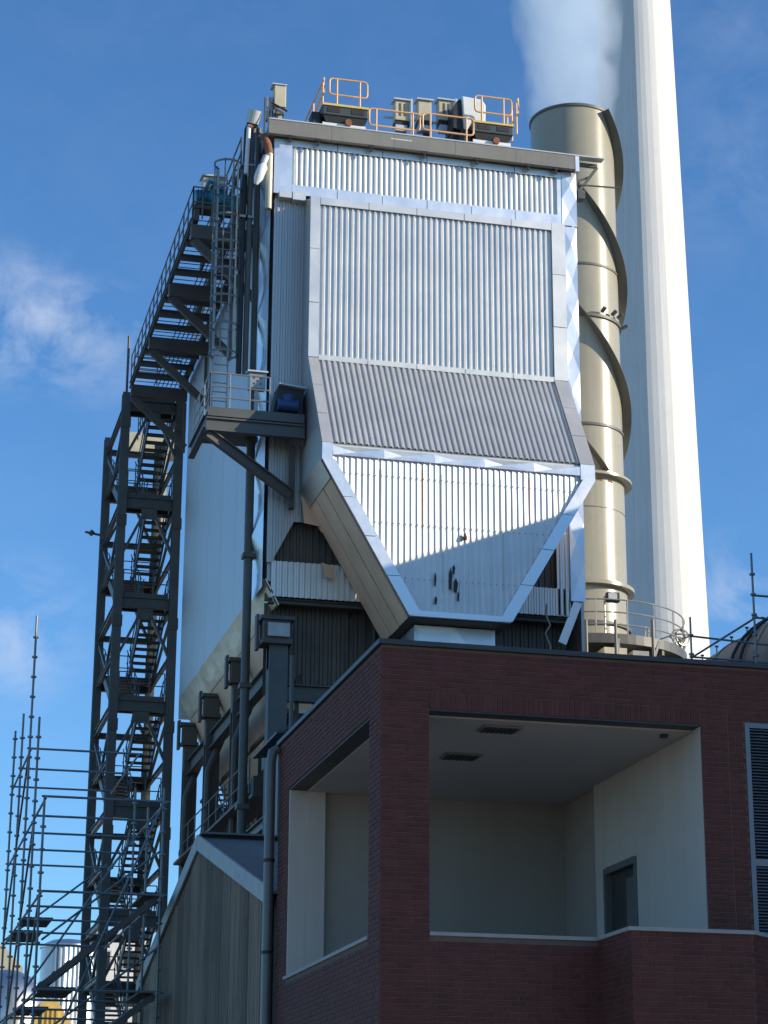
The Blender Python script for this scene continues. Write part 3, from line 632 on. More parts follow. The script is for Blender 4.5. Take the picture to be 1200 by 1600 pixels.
box('kerb_bar', (rx(574), YR-.1, 34.145), (rx(735), YR+.1, 34.20), M_orange)
tag(bpy.data.objects['kerb_bar'], 'orange kick bar under the two roof edge guard rails', 'kick bar')
# side rails running back
def siderail(label, x, z, y0, y1):
    t = thing('guard_rail', label, 'guard rail', (x, y0, z-1.1), 'orange guard rails on the roof edge')
    MB().tube([(x, y1, z), (x, y0, z), (x, y0, z-.5), (x, y1, z-.5)], .032, 8).build('rail_loop', M_orange, t, True)
    n = 3
    for i in range(n): MB().tube([(x, y0+.25+(y1-y0-.4)*i/(n-1), z-1.15), (x, y0+.25+(y1-y0-.4)*i/(n-1), z)], .032, 8).build('post', M_orange, t)
siderail('orange guard rail running back from the left roof station', 12.76, 36.05, 60.1, 63.4)
siderail('orange guard rail running back from the right roof station', 19.22, 36.12, 60.0, 61.4)
def station(xa, xb, label):
    t = thing('roof_station', label, 'roof hatch', ((xa+xb)/2, 61, 34.02), 'dark green roof stations under yellow planks')
    pc = (xa+xb)/2; y0 = 59.72; zt = 34.97 if pc > 16 else 34.93
    mb = MB(); mb.box((xa, y0, zt-.36), (xb, 61.7, zt-.06)); mb.build('frame', M_green, t, bevel=.02)
    mb = MB(); mb.prism([(xa+.03, y0+.04, zt-.38), (xb-.03, y0+.04, zt-.38), (xb-.16, y0+.1, zt-.58), (xa+.12, y0+.1, zt-.58)], (0, 1.5, 0)); mb.build('hopper', M_black, t)
    box('plank', (xa-.02, y0-.04, zt-.055), (xb+.02, y0+.25, zt+.015), M_yellow, t)
    box('plank', (xa-.02, y0+.27, zt-.055), (xb+.02, 61.7, zt+.005), M_yellow, t)
    box('base', (xa+.02, y0+.12, 34.03), (xb-.06, 61.6, zt-.585), M_white, t)
    for x in (xa+.15, xb-.55): box('slot', (x, y0-.015, zt-.27), (x+.4, y0-.002, zt-.11), M_black, t)
    mb = MB(); mb.tube([(pc+.1, y0-.02, 34.36), (pc+.1, y0+.1, 34.36)], .11, 14); mb.build('port', M_rust, t)
    box('motor', (xa-.32, y0+.2, 34.2), (xa-.01, y0+.7, zt-.2), M_black, t, bevel=.05)
    return t
station(rx(503), rx(574), 'dark green roof station with yellow plank at the left of the roof')
station(rx(738), rx(800), 'dark green roof station under the white compressor housing')
# white enclosure
we = thing('compressor_housing', 'white and black compressor housing standing on the right roof station', 'machine', (17.9, 61.2, 35))
xa, xb = rx(718), rx(765)
mb = MB(); mb.prism([(xa+.34, 60.45, 34.99), (xb+.04, 60.45, 35.12), (xb+.06, 60.45, 36.02), (xb-.06, 60.45, 36.2), (xa+.26, 60.45, 36.24)], (0, 1.1, 0)); mb.build('housing', M_white, we, bevel=.04)
mb = MB(); mb.prism([(xa, 60.55, 35.1), (xa+.33, 60.55, 35.0), (xa+.235, 60.55, 36.18), (xa+.1, 60.55, 36.05), (xa, 60.55, 35.75)], (0, 1.0, 0)); mb.build('side_vent', M_black, we)
mb = MB(); mb.tube([(xb-.28, 60.45, 35.2), (xb-.02, 60.45, 35.2)], .11, 12); mb.build('nozzle', M_black, we)
mb = MB(); x = xa+.45                                   # the maker's small dark name, too blurred to read
for k in range(9):
    mb.box((x, 60.485, 35.82), (x+.045, 60.492, 35.88)); x += .065
mb.build('nameplate', M_black, we)
box('stand', (xa-.02, 60.6, 34.03), (xa+.5, 61.5, 34.98), M_black, we)
# three cabinets on poles
for (pa, pb, lab) in ((616, 642, 'beige roof cabinet with slotted front, left of the three'), (652, 676, 'plain beige roof cabinet, middle of the three'), (684, 711, 'beige roof cabinet with slotted front, nearest the white housing')):
    xa, xb = at(pa, 170, Y=61.3).x, at(pb, 170, Y=61.3).x; z0 = at(pa, 186, Y=61.3).z; z1 = at(pa, 156, Y=61.3).z
    t = cabinet(((xa+xb)/2, 61.5, z0), xb-xa-.08, .4, z1-z0, lab, 'beige cabinets on the roof')
    if 'slotted' in lab:
        for s in (-.08, .08): box('slot', ((xa+xb)/2+s-.035, 61.287, z0+.15), ((xa+xb)/2+s+.035, 61.299, z1-.1), M_steel, t)
    box('base', ((xa+xb)/2-.24, 61.35, z0-.16), ((xa+xb)/2+.26, 61.7, z0-.002), M_black, t)
    box('bracket', ((xa+xb)/2-.22, 61.32, z0-.38), ((xa+xb)/2+.16, 61.6, z0-.17), M_lgrey, t)
    MB().bar(((xa+xb)/2+.1, 61.55, 34.02), ((xa+xb)/2+.1, 61.55, z0-.1), .1 if 'plain' not in lab else .2, .1).build('stand', M_black, t)
rr_ = thing('cabinet_rack', 'pale pole rack that carries the three roof cabinets', 'rack', (16.3, 61.8, 34.02))
for px_ in (643, 713): x = at(px_, 190, Y=61.25).x; MB().bar((x, 61.25, 34.02), (x, 61.25, at(px_, 155, Y=61.25).z), .07, .07).build('pole', M_lgrey, rr_)
MB().bar((15.1, 61.76, 35.84), (17.3, 61.76, 35.84), .05, .07).build('cross_rail', M_lgrey, rr_)
MB().bar((15.1, 61.76, 34.9), (17.3, 61.76, 34.9), .05, .09).build('cross_rail', M_lgrey, rr_)
for k, x in enumerate((15.35, 16.05, 16.9)): MB().tube([(x, 61.5, 34.04), (x+.03, 61.45, 34.6), (x-.06, 61.5, 35.1)], .022, 6).build('conduit', M_black, rr_)
MB().tube([(14.9, 61.9, 34.3), (17.4, 61.9, 34.3)], .04, 8).build('cable_pipe', M_galv, rr_)
# instrument at the stack end of the roof
it = thing('sampling_unit', 'small white sampling unit beside a rod near the tan stack mouth', 'instrument', (20.3, 62, 34.02))
p = at(835, 222, Y=61.5); box('housing', (p.x-.16, 61.3, 34.35), (p.x+.12, 61.6, 34.95), M_white, it, bevel=.03)
MB().bar((p.x-.05, 61.45, 34.02), (p.x-.05, 61.45, 34.35), .12, .12).build('stand', M_galv, it)
MB().tube([(p.x+.25, 61.4, 34.02), (p.x+.25, 61.4, 35.05)], .035, 8).build('rod', M_lgrey, it)
MB().tube([(p.x+.27, 61.4, 34.6), (p.x+.6, 61.4, 34.15)], .025, 6).build('stay', M_lgrey, it)

# ------------------------------------------------------------------ stair tower
TX0, TX1, TY0, TY1 = 8.95, 11.05, 78.2, 84.0
st = thing('stair_tower', 'tall open steel stair tower behind the left side of the boiler house', 'stair tower', (10, 81, 0))
for (x, y) in ((TX0, TY0), (TX1, TY0), (TX0, TY1), (TX1, TY1)):
    MB().ibeam((x, y, 0), (x, y, 31.6 if y == TY0 else 31.75), .32, .36, .05).build('column', M_steel, st)
levels = [31.35-3.95*i for i in range(8)]
flight_mesh = None; tread_me = None
def tubeobj(pts, r, name, m, parent): return MB().tube(pts, r, 6).build(name, m, parent)
for li, z in enumerate(levels):
    zh = z-1.975
    MB().ibeam((TX0+.16, TY0, z-.2), (TX1-.16, TY0, z-.2), .2, .42, .04).build('beam', M_steel, st)
    MB().ibeam((TX0+.16, TY1, zh-.2), (TX1-.16, TY1, zh-.2), .2, .36, .04).build('beam', M_steel, st)
    for x in (TX0, TX1): MB().ibeam((x, TY0+.18, z-.2), (x, TY1-.18, z-.2), .14, .26, .03).build('beam', M_steel, st)
    MB().ibeam((TX0+.16, TY1, z-.2), (TX1-.16, TY1, z-.2), .14, .24, .03).build('beam', M_steel, st)
    MB().ibeam((TX0+.16, TY0+1.15, z-.14), (TX1-.16, TY0+1.15, z-.14), .12, .22, .03).build('beam', M_steel, st)
    MB().ibeam((TX0+.16, TY1-1.25, zh-.14), (TX1-.16, TY1-1.25, zh-.14), .12, .22, .03).build('beam', M_steel, st)
    for x in (TX0, TX1): MB().ibeam((x, TY0+.18, zh-.2), (x, TY1-.18, zh-.2), .12, .2, .03).build('beam', M_steel, st)
    MB().bar((TX1, TY0+.15, z-.4), (TX1, TY1-.15, zh-.3), .09, .12).build('brace', M_steel, st)
    for k in range(6): MB().bar((TX0+.3+k*.3, TY0+.1, z-.09), (TX0+.3+k*.3, TY0+1.1, z-.09), .03, .05).build('landing_bearer', M_steelb, st)
    for (x, yy) in ((TX0, TY0), (TX1, TY0)): box('splice_plate', (x-.19, yy-.21, z-1.2), (x+.19, yy-.185, z-.75), M_steelb, st)
    box('kick_plate', (TX0+.2, TY0+.06, z), (TX1-.2, TY0+.075, z+.2), M_steel, st); box('kick_plate', (TX0+.2, TY1-.075, zh), (TX1-.2, TY1-.06, zh+.2), M_steel, st)
    rail(MB(), [(10.0, TY0+1.2, z), (10.0, TY1-1.3, z-.02)] if li == 0 else [(TX1-.05, TY0+.2, z), (TX1-.05, TY0+1.2, z)], rails=(1., .55), post=.7, r=.022).build('handrail', M_steel, st)
    box('gusset', (9.7, TY0-.06, z-.85), (10.3, TY0-.03, z-.42), M_steel, st)
    for x in (TX0+.1, TX1-.1): MB().bar((10+(x-10)*.2, TY0-.02, z-.62), (x, TY0-.02, z-2.25), .1, .19, (0, 1, 0)).build('brace', M_steel, st)
    box('gusset', (9.7, TY1+.03, zh-.75), (10.3, TY1+.06, zh-.38), M_steel, st)
    for x in (TX0+.1, TX1-.1): MB().bar((10+(x-10)*.2, TY1, zh-.55), (x, TY1, zh-2.2), .1, .19, (0, 1, 0)).build('brace', M_steel, st)
    for x in (TX0,):
        MB().bar((x, TY0+.15, z-.5), (x, (TY0+TY1)/2, z-2.1), .1, .12).build('brace', M_steel, st)
        MB().bar((x, TY1-.15, z-.5), (x, (TY0+TY1)/2, z-2.1), .1, .12).build('brace', M_steel, st)
    box('landing', (TX0+.1, TY0+.1, z-.06), (TX1-.1, TY0+1.1, z-.01), M_steelb, st)
    box('landing', (TX0+.1, TY1-1.2, zh-.06), (TX1-.1, TY1-.1, zh-.01), M_steelb, st)
    # two flights per storey: right lane up from the half landing, left lane down from it
    for (x0, x1, za, ya, yb) in ((10.05, 10.95, zh, TY1-1.2, TY0+1.1), (9.05, 9.95, zh-1.975, TY0+1.1, TY1-1.2)):
        fm = MB()
        for x in (x0, x1): fm.bar((x, ya, za), (x, yb, za+1.975), .06, .34)
        fo = fm.build('stair_flight', M_steel, st)
        for k in range(9):
            f = (k+1)/10; y = ya+(yb-ya)*f
            tr = MB() if tread_me is None else None
            if tread_me is None:
                tm = MB().box((-.41, -.15, -.03), (.41, .15, .03)); tread_me = bpy.data.meshes.new('tread'); tread_me.from_pydata(tm.v, [], tm.f); tread_me.materials.append(M_steelb)
            to = bpy.data.objects.new('tread', tread_me); COL.objects.link(to); to.parent = fo
            to.location = V((x0+x1)/2, y, za+1.975*f)-WL[fo]
        rm = MB()
        for x in (x0+.0, x1-.0):
            rm.tube([(x, ya, za+1.05), (x, yb, za+3.025)], .024, 6); rm.tube([(x, ya, za+.55), (x, yb, za+2.525)], .02, 6)
            for f in (.08, .5, .92): y = ya+(yb-ya)*f; rm.tube([(x, y, za+1.975*f), (x, y, za+1.975*f+1.05)], .022, 6)
        rm.build('handrail', M_steel, st)
    if li:
        rail(MB(), [(TX0+.2, TY0+.12, z), (TX1-.2, TY0+.12, z)], rails=(1., .55), post=.6, r=.022, toe=.15).build('handrail', M_steel, st)
        rail(MB(), [(TX0+.05, TY0+.2, z), (TX0+.05, TY0+1.2, z)], rails=(1., .55), post=.6, r=.022).build('handrail', M_steel, st)
    rail(MB(), [(TX0+.2, TY1-.12, zh), (TX1-.2, TY1-.12, zh)], rails=(1., .55), post=.6, r=.022, toe=.15).build('handrail', M_steel, st)
    rail(MB(), [(TX0+.05, TY1-1.2, zh), (TX0+.05, TY1-.2, zh)], rails=(1., .55), post=.5, r=.022).build('handrail', M_steel, st)
p = at(133, 831, Y=84.0)
MB().tube([(p.x, 84.0, p.z), (9.0, 84.0, p.z-.12)], .05, 8).tube([(p.x+.2, 84.0, p.z-.1), (p.x+.32, 84.0, p.z+.05)], .1, 8).build('outrigger_tube', M_steel, st)

# cream plant glimpsed through the tower
cp = thing('cream_duct', 'cream ductwork glimpsed through the upper storeys of the stair tower', 'duct', (11.5, 92, 0))
p = at(190, 700, Y=92); q = at(282, 682, Y=92)
box('header', (p.x, 92, p.z-.1), (q.x, 93, q.z+.02), M_cage, cp)
p = at(252, 800, Y=92); box('drop_leg', (p.x, 92.05, at(252, 835, Y=92).z), (p.x+.2, 92.4, q.z-.8), M_beige, cp)

# ------------------------------------------------------------------ tan stack
SC = V(25.93, 74, 0); SR = 1.66; STOP = 43.35
sk = thing('flue_stack', 'tan steel flue stack wound with helical strakes', 'chimney', SC)
zr_ = [43.35, 36.45, 34.3, 29.85, 27.85, 23.6, 22.1, 14.0, 0.0]
for i in range(len(zr_)-1):
    mb = MB(); mb.lathe(SC, [(SR, zr_[i+1]+.012), (SR, zr_[i]-.012)], 96); mb.build('shell_section', M_stack, sk, True)
mb = MB(); mb.lathe(SC, [(SR-.03, 38), (SR-.03, STOP-.03), (SR+.05, STOP+.01), (SR+.05, STOP-.10), (SR, STOP-.10)], 96); mb.build('mouth_rim', M_stackin, sk, True)
for (z, e, h) in ((36.45, .035, .09), (34.3, .08, .12), (29.85, .05, .10), (27.85, .30, .10), (23.6, .27, .14), (22.1, .10, .12)):
    mb = MB(); mb.lathe(SC, [(SR, z-h/2), (SR+e, z-h/2), (SR+e, z+h/2), (SR, z+h/2)], 96); mb.build('flange', M_stackin if e < .2 else M_stack, sk, True)
mb = MB(); mb.lathe(SC, [(SR, 26.55), (SR+.012, 26.55), (SR+.012, 26.58), (SR, 26.58)], 96); mb.build('weld_seam', M_stackin, sk, True)
PITCHZ = 15.9; FIN = .37
fin_top, fin_bot = 43.2, 27.95
for k in range(3):
    mb = MB(); n = 150; a0 = R(-62)+k*2*math.pi/3; ft = fin_top-(2.7 if k == 2 else 0)
    for i in range(n+1):
        z = ft-(ft-fin_bot)*i/n; a = a0+(fin_top-z)/PITCHZ*2*math.pi
        c, s = math.cos(a), math.sin(a)
        for (r, dz) in ((SR-.01, .02), (SR+FIN, .02), (SR+FIN, -.02), (SR-.01, -.02)): mb.v.append(V(SC.x+r*c, SC.y+r*s, z+dz))
    for i in range(n):
        for j in range(4): mb.f.append((i*4+j, i*4+(j+1) % 4, (i+1)*4+(j+1) % 4, (i+1)*4+j))
    mb.f += [(0, 1, 2, 3), (4*n+3, 4*n+2, 4*n+1, 4*n)]
    mb.build('strake', M_stackin, sk, True)
for (a, z) in ((-75, 34.45), (-58, 34.45), (-45, 34.45), (-25, 34.25)):
    a = R(a); p = V(SC.x+(SR+.1)*math.cos(a), SC.y+(SR+.1)*math.sin(a), z); mb = MB(); mb.bar(p, p+V(.22*math.cos(a), .22*math.sin(a), .12), .12, .1); mb.build('lug', M_steel, sk)
for (x, y) in ((934, 750), (952, 752)):
    p = at(x, y, Y=72.5); d = (V(p.x, p.y, 0)-V(SC.x, SC.y, 0)).normalized()*(SR+.006); tn = V(-d.y, d.x, 0).normalized(); c = V(SC.x+d.x, SC.y+d.y, p.z)
    mb = MB(); mb.prism([c-tn*.12+V(0, 0, -.05), c+tn*.12+V(0, 0, -.06), c+tn*.10+V(0, 0, .06), c-tn*.11+V(0, 0, .04)], d.normalized()*.006); mb.build('rust_patch', M_rust, sk)
# ring platform
PR = 3.72; PZ2 = 20.98
rp = thing('ring_platform', 'ring shaped gallery with railings round the foot of the tan stack', 'platform', V(SC.x, SC.y, PZ2))
mb = MB(); mb.lathe(SC, [(SR+.12, PZ2-.1), (PR, PZ2-.1), (PR, PZ2-.02), (SR+.12, PZ2-.02)], 72); mb.build('deck', M_steel, rp)
mb = MB(); mb.lathe(SC, [(PR+.02, PZ2-.2), (PR+.06, PZ2-.2), (PR+.06, PZ2+.15), (PR+.02, PZ2+.15)], 72); mb.build('toe_board', M_steel, rp)
for f in (1.42, .95, .5): MB().tube(circ(SC, PR, 60, z=PZ2+f)[:-1], .028, 6, closed=True).build('rail_hoop', M_galv, rp, True)
for i in range(20):
    a = 2*math.pi*(i+.3)/20; p = V(SC.x+PR*math.cos(a), SC.y+PR*math.sin(a), PZ2); MB().tube([p, p+V(0, 0, 1.42)], .03, 6).build('post', M_galv, rp)
for f in (1.1, .6): MB().tube(circ(SC, SR+.75, 20, R(-40), R(20), z=PZ2+f), .028, 6).build('inner_rail', M_cage, rp)
for i in range(6):
    a = R(-40+12*i); p = V(SC.x+(SR+.75)*math.cos(a), SC.y+(SR+.75)*math.sin(a), PZ2); MB().tube([p, p+V(0, 0, 1.1)], .025, 6).build('post', M_cage, rp)
for i in range(12):
    a = 2*math.pi*i/12; c, s = math.cos(a), math.sin(a)
    MB().bar((SC.x+(SR)*c, SC.y+SR*s, PZ2-.25), (SC.x+PR*c, SC.y+PR*s, PZ2-.25), .12, .28).build('bracket', M_steel, rp)
    MB().bar((SC.x+(SR)*c, SC.y+SR*s, PZ2-1.9), (SC.x+(PR-.3)*c, SC.y+(PR-.3)*s, PZ2-.35), .1, .12).build('bracket', M_steel, rp)
lp = thing('floodlight', 'square floodlight on a post at the ring platform rail', 'floodlight', (26, 70.6, PZ2))
p = at(956, 933, Y=70.4)
mb = MB(); mb.box((p.x-.2, 70.32, p.z-.18), (p.x+.28, 70.55, p.z+.17)); mb.build('housing', M_black, lp, bevel=.02)
box('lens', (p.x-.16, 70.305, p.z-.14), (p.x+.17, 70.319, p.z+.13), M_glass, lp)
MB().tube([(p.x-.25, 70.5, PZ2), (p.x-.25, 70.5, p.z+.05)], .035, 8).build('post', M_galv, lp)
MB().bar((p.x-.27, 70.5, p.z), (p.x-.18, 70.5, p.z), .05, .06).build('bracket', M_galv, lp)
vw = thing('hose_reel', 'ring shaped hose reel standing on the right of the ring platform', 'hose reel', (28.9, 72.2, PZ2))
for dx in (0, .16): MB().tube([V(28.9+dx+.3*math.cos(t), 72.0+.1*math.cos(t), PZ2+.65+.3*math.sin(t)) for t in [2*math.pi*i/20 for i in range(20)]], .035, 6, closed=True).build('wheel', M_galv, vw, True)
MB().tube([V(28.95+.34*math.cos(t), 72.1+.34*math.sin(t), PZ2+.72) for t in [2*math.pi*i/20 for i in range(20)]], .03, 6, closed=True).build('rim', M_galv, vw, True)
MB().bar((28.95, 72.1, PZ2), (28.95, 72.1, PZ2+.7), .1, .1).build('stand', M_steel, vw)
# clutter below the ring platform
ct = thing('service_crate', 'tan lagged box with pale sheets below the ring platform', 'crate', (25.6, 70.6, 19.6))
p = at(965, 1012, Y=70); box('box', (p.x-.5, 70, 19.2), (p.x+.35, 71, p.z), M_beige, ct)
p = at(1000, 1018, Y=70); box('sheet', (p.x-.3, 69.9, 19.2), (p.x+.3, 70.6, p.z), M_galv, ct)
sb = thing('service_deck', 'dark steel service deck behind the brick roof below the ring platform', 'platform', (25, 70, 19))
box('deck', (20.9, 68.5, 18.9), (31, 73, 19.15), M_steelb, sb)
for x in (21.5, 23, 27, 30.5):
    for y in (69, 72.8): MB().bar((x, y, 0), (x, y, 18.9), .3, .3).build('leg', M_steel, sb)
for px_ in (916, 1020, 962):
    p = at(px_, 990, Y=69); MB().tube([(p.x, 69, 19.15), (p.x, 69, p.z+.5)], .06, 8).build('upright', M_steel, sb)
MB().bar((at(960, 1015, Y=69).x, 69, 19.3), (at(966, 985, Y=69).x, 69, 20.6), .09, .09).build('stay', M_galv, sb)
MB().bar((at(1010, 1020, Y=69).x, 69, 19.2), (at(1030, 1000, Y=69).x, 69, 20.6), .09, .09).build('stay', M_galv, sb)
hs = thing('hose_bundle', 'pale tangled hose hanging by the dark front below the duct', 'hose', (20, 59, 16))
p = at(855, 990, Y=59.3); mb = MB(); mb.tube([p+V(-.05, 0, -1), p+V(.1, 0, -.4), p+V(-.06, 0, 0), p+V(.08, -.05, .25), p+V(-.02, 0, .55), p+V(0, 0, .9)], .03, 8); mb.build('hose', M_galv, hs, True)

# ------------------------------------------------------------------ white chimney
CC = V(41.38, 106.5, 0)
ch = thing('white_chimney', 'very tall tapering white chimney behind the tan stack', 'chimney', CC)
zc = [0, 12, 24, 36, 48, 60, 72, 84]
def cr(z): return 2.86-(z-30)*(2.86-2.17)/39.3
angs = [-47, -23, 1, 7, 14, 22, 31, 41, 52, 64, 77, 90, 105, 121, 138, 156, 176, 198, 222, 246, 270, 292, 313]   # uneven facets, shaped to set a sharp shade edge down the shaft
for t0, t1 in zip(angs, angs[1:]):
    mb = MB()
    for z in zc:
        for t in (t0, t1): mb.v.append(CC+V((cr(z)+.05)*math.cos(R(t-111.1)), (cr(z)+.05)*math.sin(R(t-111.1)), z))
    for j in range(len(zc)-1): mb.f.append((2*j, 2*j+1, 2*j+3, 2*j+2))
    mb.build('shaft_facet', M_chim, ch)
mb = MB(); mb.lathe(CC, [(cr(84), 84), (cr(84)+.15, 84), (cr(84)+.15, 84.4), (cr(84)-.2, 84.4), (cr(84)-.2, 80)], 64); mb.build('cap_ring', M_chim, ch, True)

# ------------------------------------------------------------------ smoke
n = 40; mb = MB(); H0, H1 = STOP-.6, 66.0
prof = [(SR-.05, H0), (SR-.03, STOP+.02)]+[(SR*(1.0+.052*(z-STOP))+.25, z) for z in (STOP+.4, 46, 49, 52, 56, 60, H1)]
k0 = []
for (r, z) in prof:
    k0.append(len(mb.v)); dx = .013*(z-STOP)**1.25 if z > STOP else 0
    for j in range(n): t = 2*math.pi*j/n; mb.v.append(V(SC.x+r*math.cos(t)-dx, SC.y+r*math.sin(t), z))
for i in range(len(prof)-1):
    for j in range(n): mb.f.append((k0[i]+j, k0[i]+(j+1) % n, k0[i+1]+(j+1) % n, k0[i+1]+j))
mb.f += [tuple(reversed(range(k0[0], k0[0]+n))), tuple(range(k0[-1], k0[-1]+n))]
ms = bpy.data.materials.new('smoke_volume'); ms.use_nodes = True; nt = ms.node_tree; nt.nodes.clear(); L = nt.links
o = nt.nodes.new('ShaderNodeOutputMaterial'); pv = nt.nodes.new('ShaderNodeVolumePrincipled'); L.new(pv.outputs[0], o.inputs['Volume'])
pv.inputs['Color'].default_value = (.84, .93, 1.0, 1); pv.inputs['Anisotropy'].default_value = .1
gm = nt.nodes.new('ShaderNodeNewGeometry'); sx = nt.nodes.new('ShaderNodeSeparateXYZ'); L.new(gm.outputs['Position'], sx.inputs[0])
def sm(op, a, b=None, clamp=False):
    q = nt.nodes.new('ShaderNodeMath'); q.operation = op; q.use_clamp = clamp
    for i, v in enumerate((a, b)):
        if v is None: continue
        if isinstance(v, (int, float)): q.inputs[i].default_value = v
        else: L.new(v, q.inputs[i])
    return q.outputs[0]
hz = sm('MAXIMUM', sm('SUBTRACT', sx.outputs['Z'], STOP), 0.)
dxn = sm('MULTIPLY', sm('POWER', hz, 1.25), .013)
rxn = sm('ADD', sm('SUBTRACT', sx.outputs['X'], SC.x), dxn); ryn = sm('SUBTRACT', sx.outputs['Y'], SC.y)
rad = sm('SQRT', sm('ADD', sm('MULTIPLY', rxn, rxn), sm('MULTIPLY', ryn, ryn)))
rel = sm('DIVIDE', rad, sm('ADD', sm('MULTIPLY', hz, .052*SR), SR+.2))
nz = nt.nodes.new('ShaderNodeTexNoise'); nz.inputs['Scale'].default_value = .9; nz.inputs['Detail'].default_value = 6; nz.inputs['Roughness'].default_value = .6
mpv = nt.nodes.new('ShaderNodeMapping'); mpv.inputs['Scale'].default_value = (1, 1, .55); L.new(gm.outputs['Position'], mpv.inputs['Vector']); L.new(mpv.outputs[0], nz.inputs['Vector'])
edge = sm('SUBTRACT', 1.02, sm('ADD', rel, sm('MULTIPLY', sm('SUBTRACT', nz.outputs['Fac'], .5), 1.5)))
edge = sm('MULTIPLY', edge, 3.2, True)
dens = sm('MULTIPLY', edge, sm('ADD', .02, sm('MULTIPLY', nz.outputs['Fac'], .66)))
L.new(dens, pv.inputs['Density'])
tag(mb.build('smoke', ms), 'pale plume of smoke rising from the tan stack mouth', 'smoke', kind='stuff')

# ------------------------------------------------------------------ red brick building
BXL, BYF, BZT = 6.87, 28.0, 9.06
OX0, OX1, OZ0, OZ1 = 7.54, 11.52, 5.17, 8.20
LY0, LY1 = 28.68, 34.4                                     # opening of the left face
BXR, BYB = 24.0, 35.15
br = thing('brick_building', 'dark red brick building with an open corner terrace', 'brick building', (15, 31, 0))
T = .3
# wall slabs (mortar face)
mb = MB()
mb.box((BXL, BYF, 0), (BXR, BYF+T, OZ0)); mb.box((BXL, BYF, OZ1), (BXR, BYF+T, BZT)); mb.box((BXL, BYF, OZ0), (OX0, BYF+T, OZ1))
LVX0, LVX1, LVZ0, LVZ1 = 12.18, 13.5, 5.2, 8.26
mb.box((OX1, BYF, OZ0), (LVX0, BYF+T, OZ1)); mb.box((LVX1, BYF, OZ0), (BXR, BYF+T, OZ1)); mb.box((LVX0, BYF+.16, OZ0), (LVX1, BYF+T, OZ1))
mb.build('wall', M_mortar, br)
mb = MB()
mb.box((BXL, BYF+T, 0), (BXL+T, BYB, OZ0-.002)); mb.box((BXL, BYF+T, OZ1), (BXL+T, BYB, BZT)); mb.box((BXL, LY1, OZ0), (BXL+T, BYB, OZ1)); mb.box((BXL, BYF+T, OZ0), (BXL+T, LY0, OZ1))
mb.build('wall', M_mortar, br)
BAY = [(9.91, BYF), (9.93, 26.76), (11.62, 26.76), (13.0, 28.0)]
mb = MB(); mb.prism([(x, y, 0) for x, y in BAY], (0, 0, OZ0-.05)); mb.build('bay_wall', M_mortar, br)
# bricks
brick_items = []                                           # (origin on face, length dir, normal, length, height)
def courses(P, U, Nn, length, z0, z1, holes=(), off=0., skip=()):
    P = Vector(P); U = Vector(U).normalized(); Nn = Vector(Nn).normalized(); c = 0; z = z0
    while z < z1-.03:
        h = min(.065, z1-z); s = -(.1125 if c % 2 else 0)+off; u = s
        while u < length:
            a, b = max(0, u), min(length, u+.215)
            segs = [(a, b)]
            for (ha, hb, hz0, hz1) in holes:
                if z+h > hz0+.01 and z < hz1-.01:
                    ns = []
                    for (p, q) in segs:
                        if q <= ha or p >= hb: ns.append((p, q))
                        else:
                            if p < ha: ns.append((p, ha))
                            if q > hb: ns.append((hb, q))
                    segs = ns
            for (p, q) in segs:
                if q-p > .03: brick_items.append((P+U*p+V(0, 0, z), U, Nn, q-p, h, V(0, 0, 1)))
            u += .225
        z += .075; c += 1
ZB = 3.03
courses((BXL, BYF, 0), (1, 0, 0), (0, -1, 0), 7.3, ZB, BZT-.02, holes=((OX0-BXL, OX1-BXL, OZ0-.06, OZ1+.225), (LVX0-BXL-.01, LVX1-BXL+.01, OZ0-.04, LVZ1+.01), (OX1-BXL+.40, OX1-BXL+.415, OZ0, OZ1+.22)))
courses((BXL, BYF+.01, 0), (0, 1, 0), (-1, 0, 0), BYB-BYF-.01, ZB, BZT-.02, holes=((LY0-BYF, LY1-BYF, OZ0-.06, OZ1+.0),))
for a, b in zip(BAY, BAY[1:]):
    a = V(*a, 0); b = V(*b, 0); d = (b-a).normalized(); courses(a, d, V(d.y, -d.x, 0), (b-a).length, ZB+.0, OZ0-.06, holes=((-1, 9, 3.70, 3.93),))
def soldiers(P, U, Nn, length, z):
    P = Vector(P); U = Vector(U).normalized(); u = 0
    while u < length-.04: brick_items.append((P+U*u+V(0, 0, z), U, Vector(Nn), min(.065, length-u), .215, V(0, 0, 1))); u += .075
soldiers((OX0, BYF, 0), (1, 0, 0), (0, -1, 0), OX1-OX0, OZ1+.005)
for a, b in zip(BAY, BAY[1:]):
    a = V(*a, 0); b = V(*b, 0); d = (b-a).normalized(); soldiers(a, d, V(d.y, -d.x, 0), (b-a).length, 3.71)
def brick_geo(mb, it, prot):
    p, U, Nn, l, h, Z = it; e = .004
    a, b, c, d = p, p+U*l, p+U*l+Z*h, p+Z*h; n = Nn*prot; k = len(mb.v)
    mb.v += [a, b, c, d, a+n+U*e+Z*e, b+n-U*e+Z*e, c+n-U*e-Z*e, d+n+U*e-Z*e]
    mb.f += [(k+4, k+5, k+6, k+7)]+[(k+i, k+(i+1) % 4, k+4+(i+1) % 4, k+4+i) for i in range(4)]
def vis(it):                                               # how large it shows: in the frame, near and facing the camera
    p, U, Nn, l, h, Z = it; c = p+U*l/2+Z*h/2; q = c-V(0, 0, CAMZ); zz = q.dot(fwd)
    x, y = 600+FPX*q.dot(rt)/zz, 800-FPX*q.dot(up)/zz
    if not (5 < x < 1195 and 5 < y < 1595): return 0
    return l*h*max(0, -Nn.dot(q.normalized()))/q.length_squared
brick_items.sort(key=vis, reverse=True)
bcache = {}
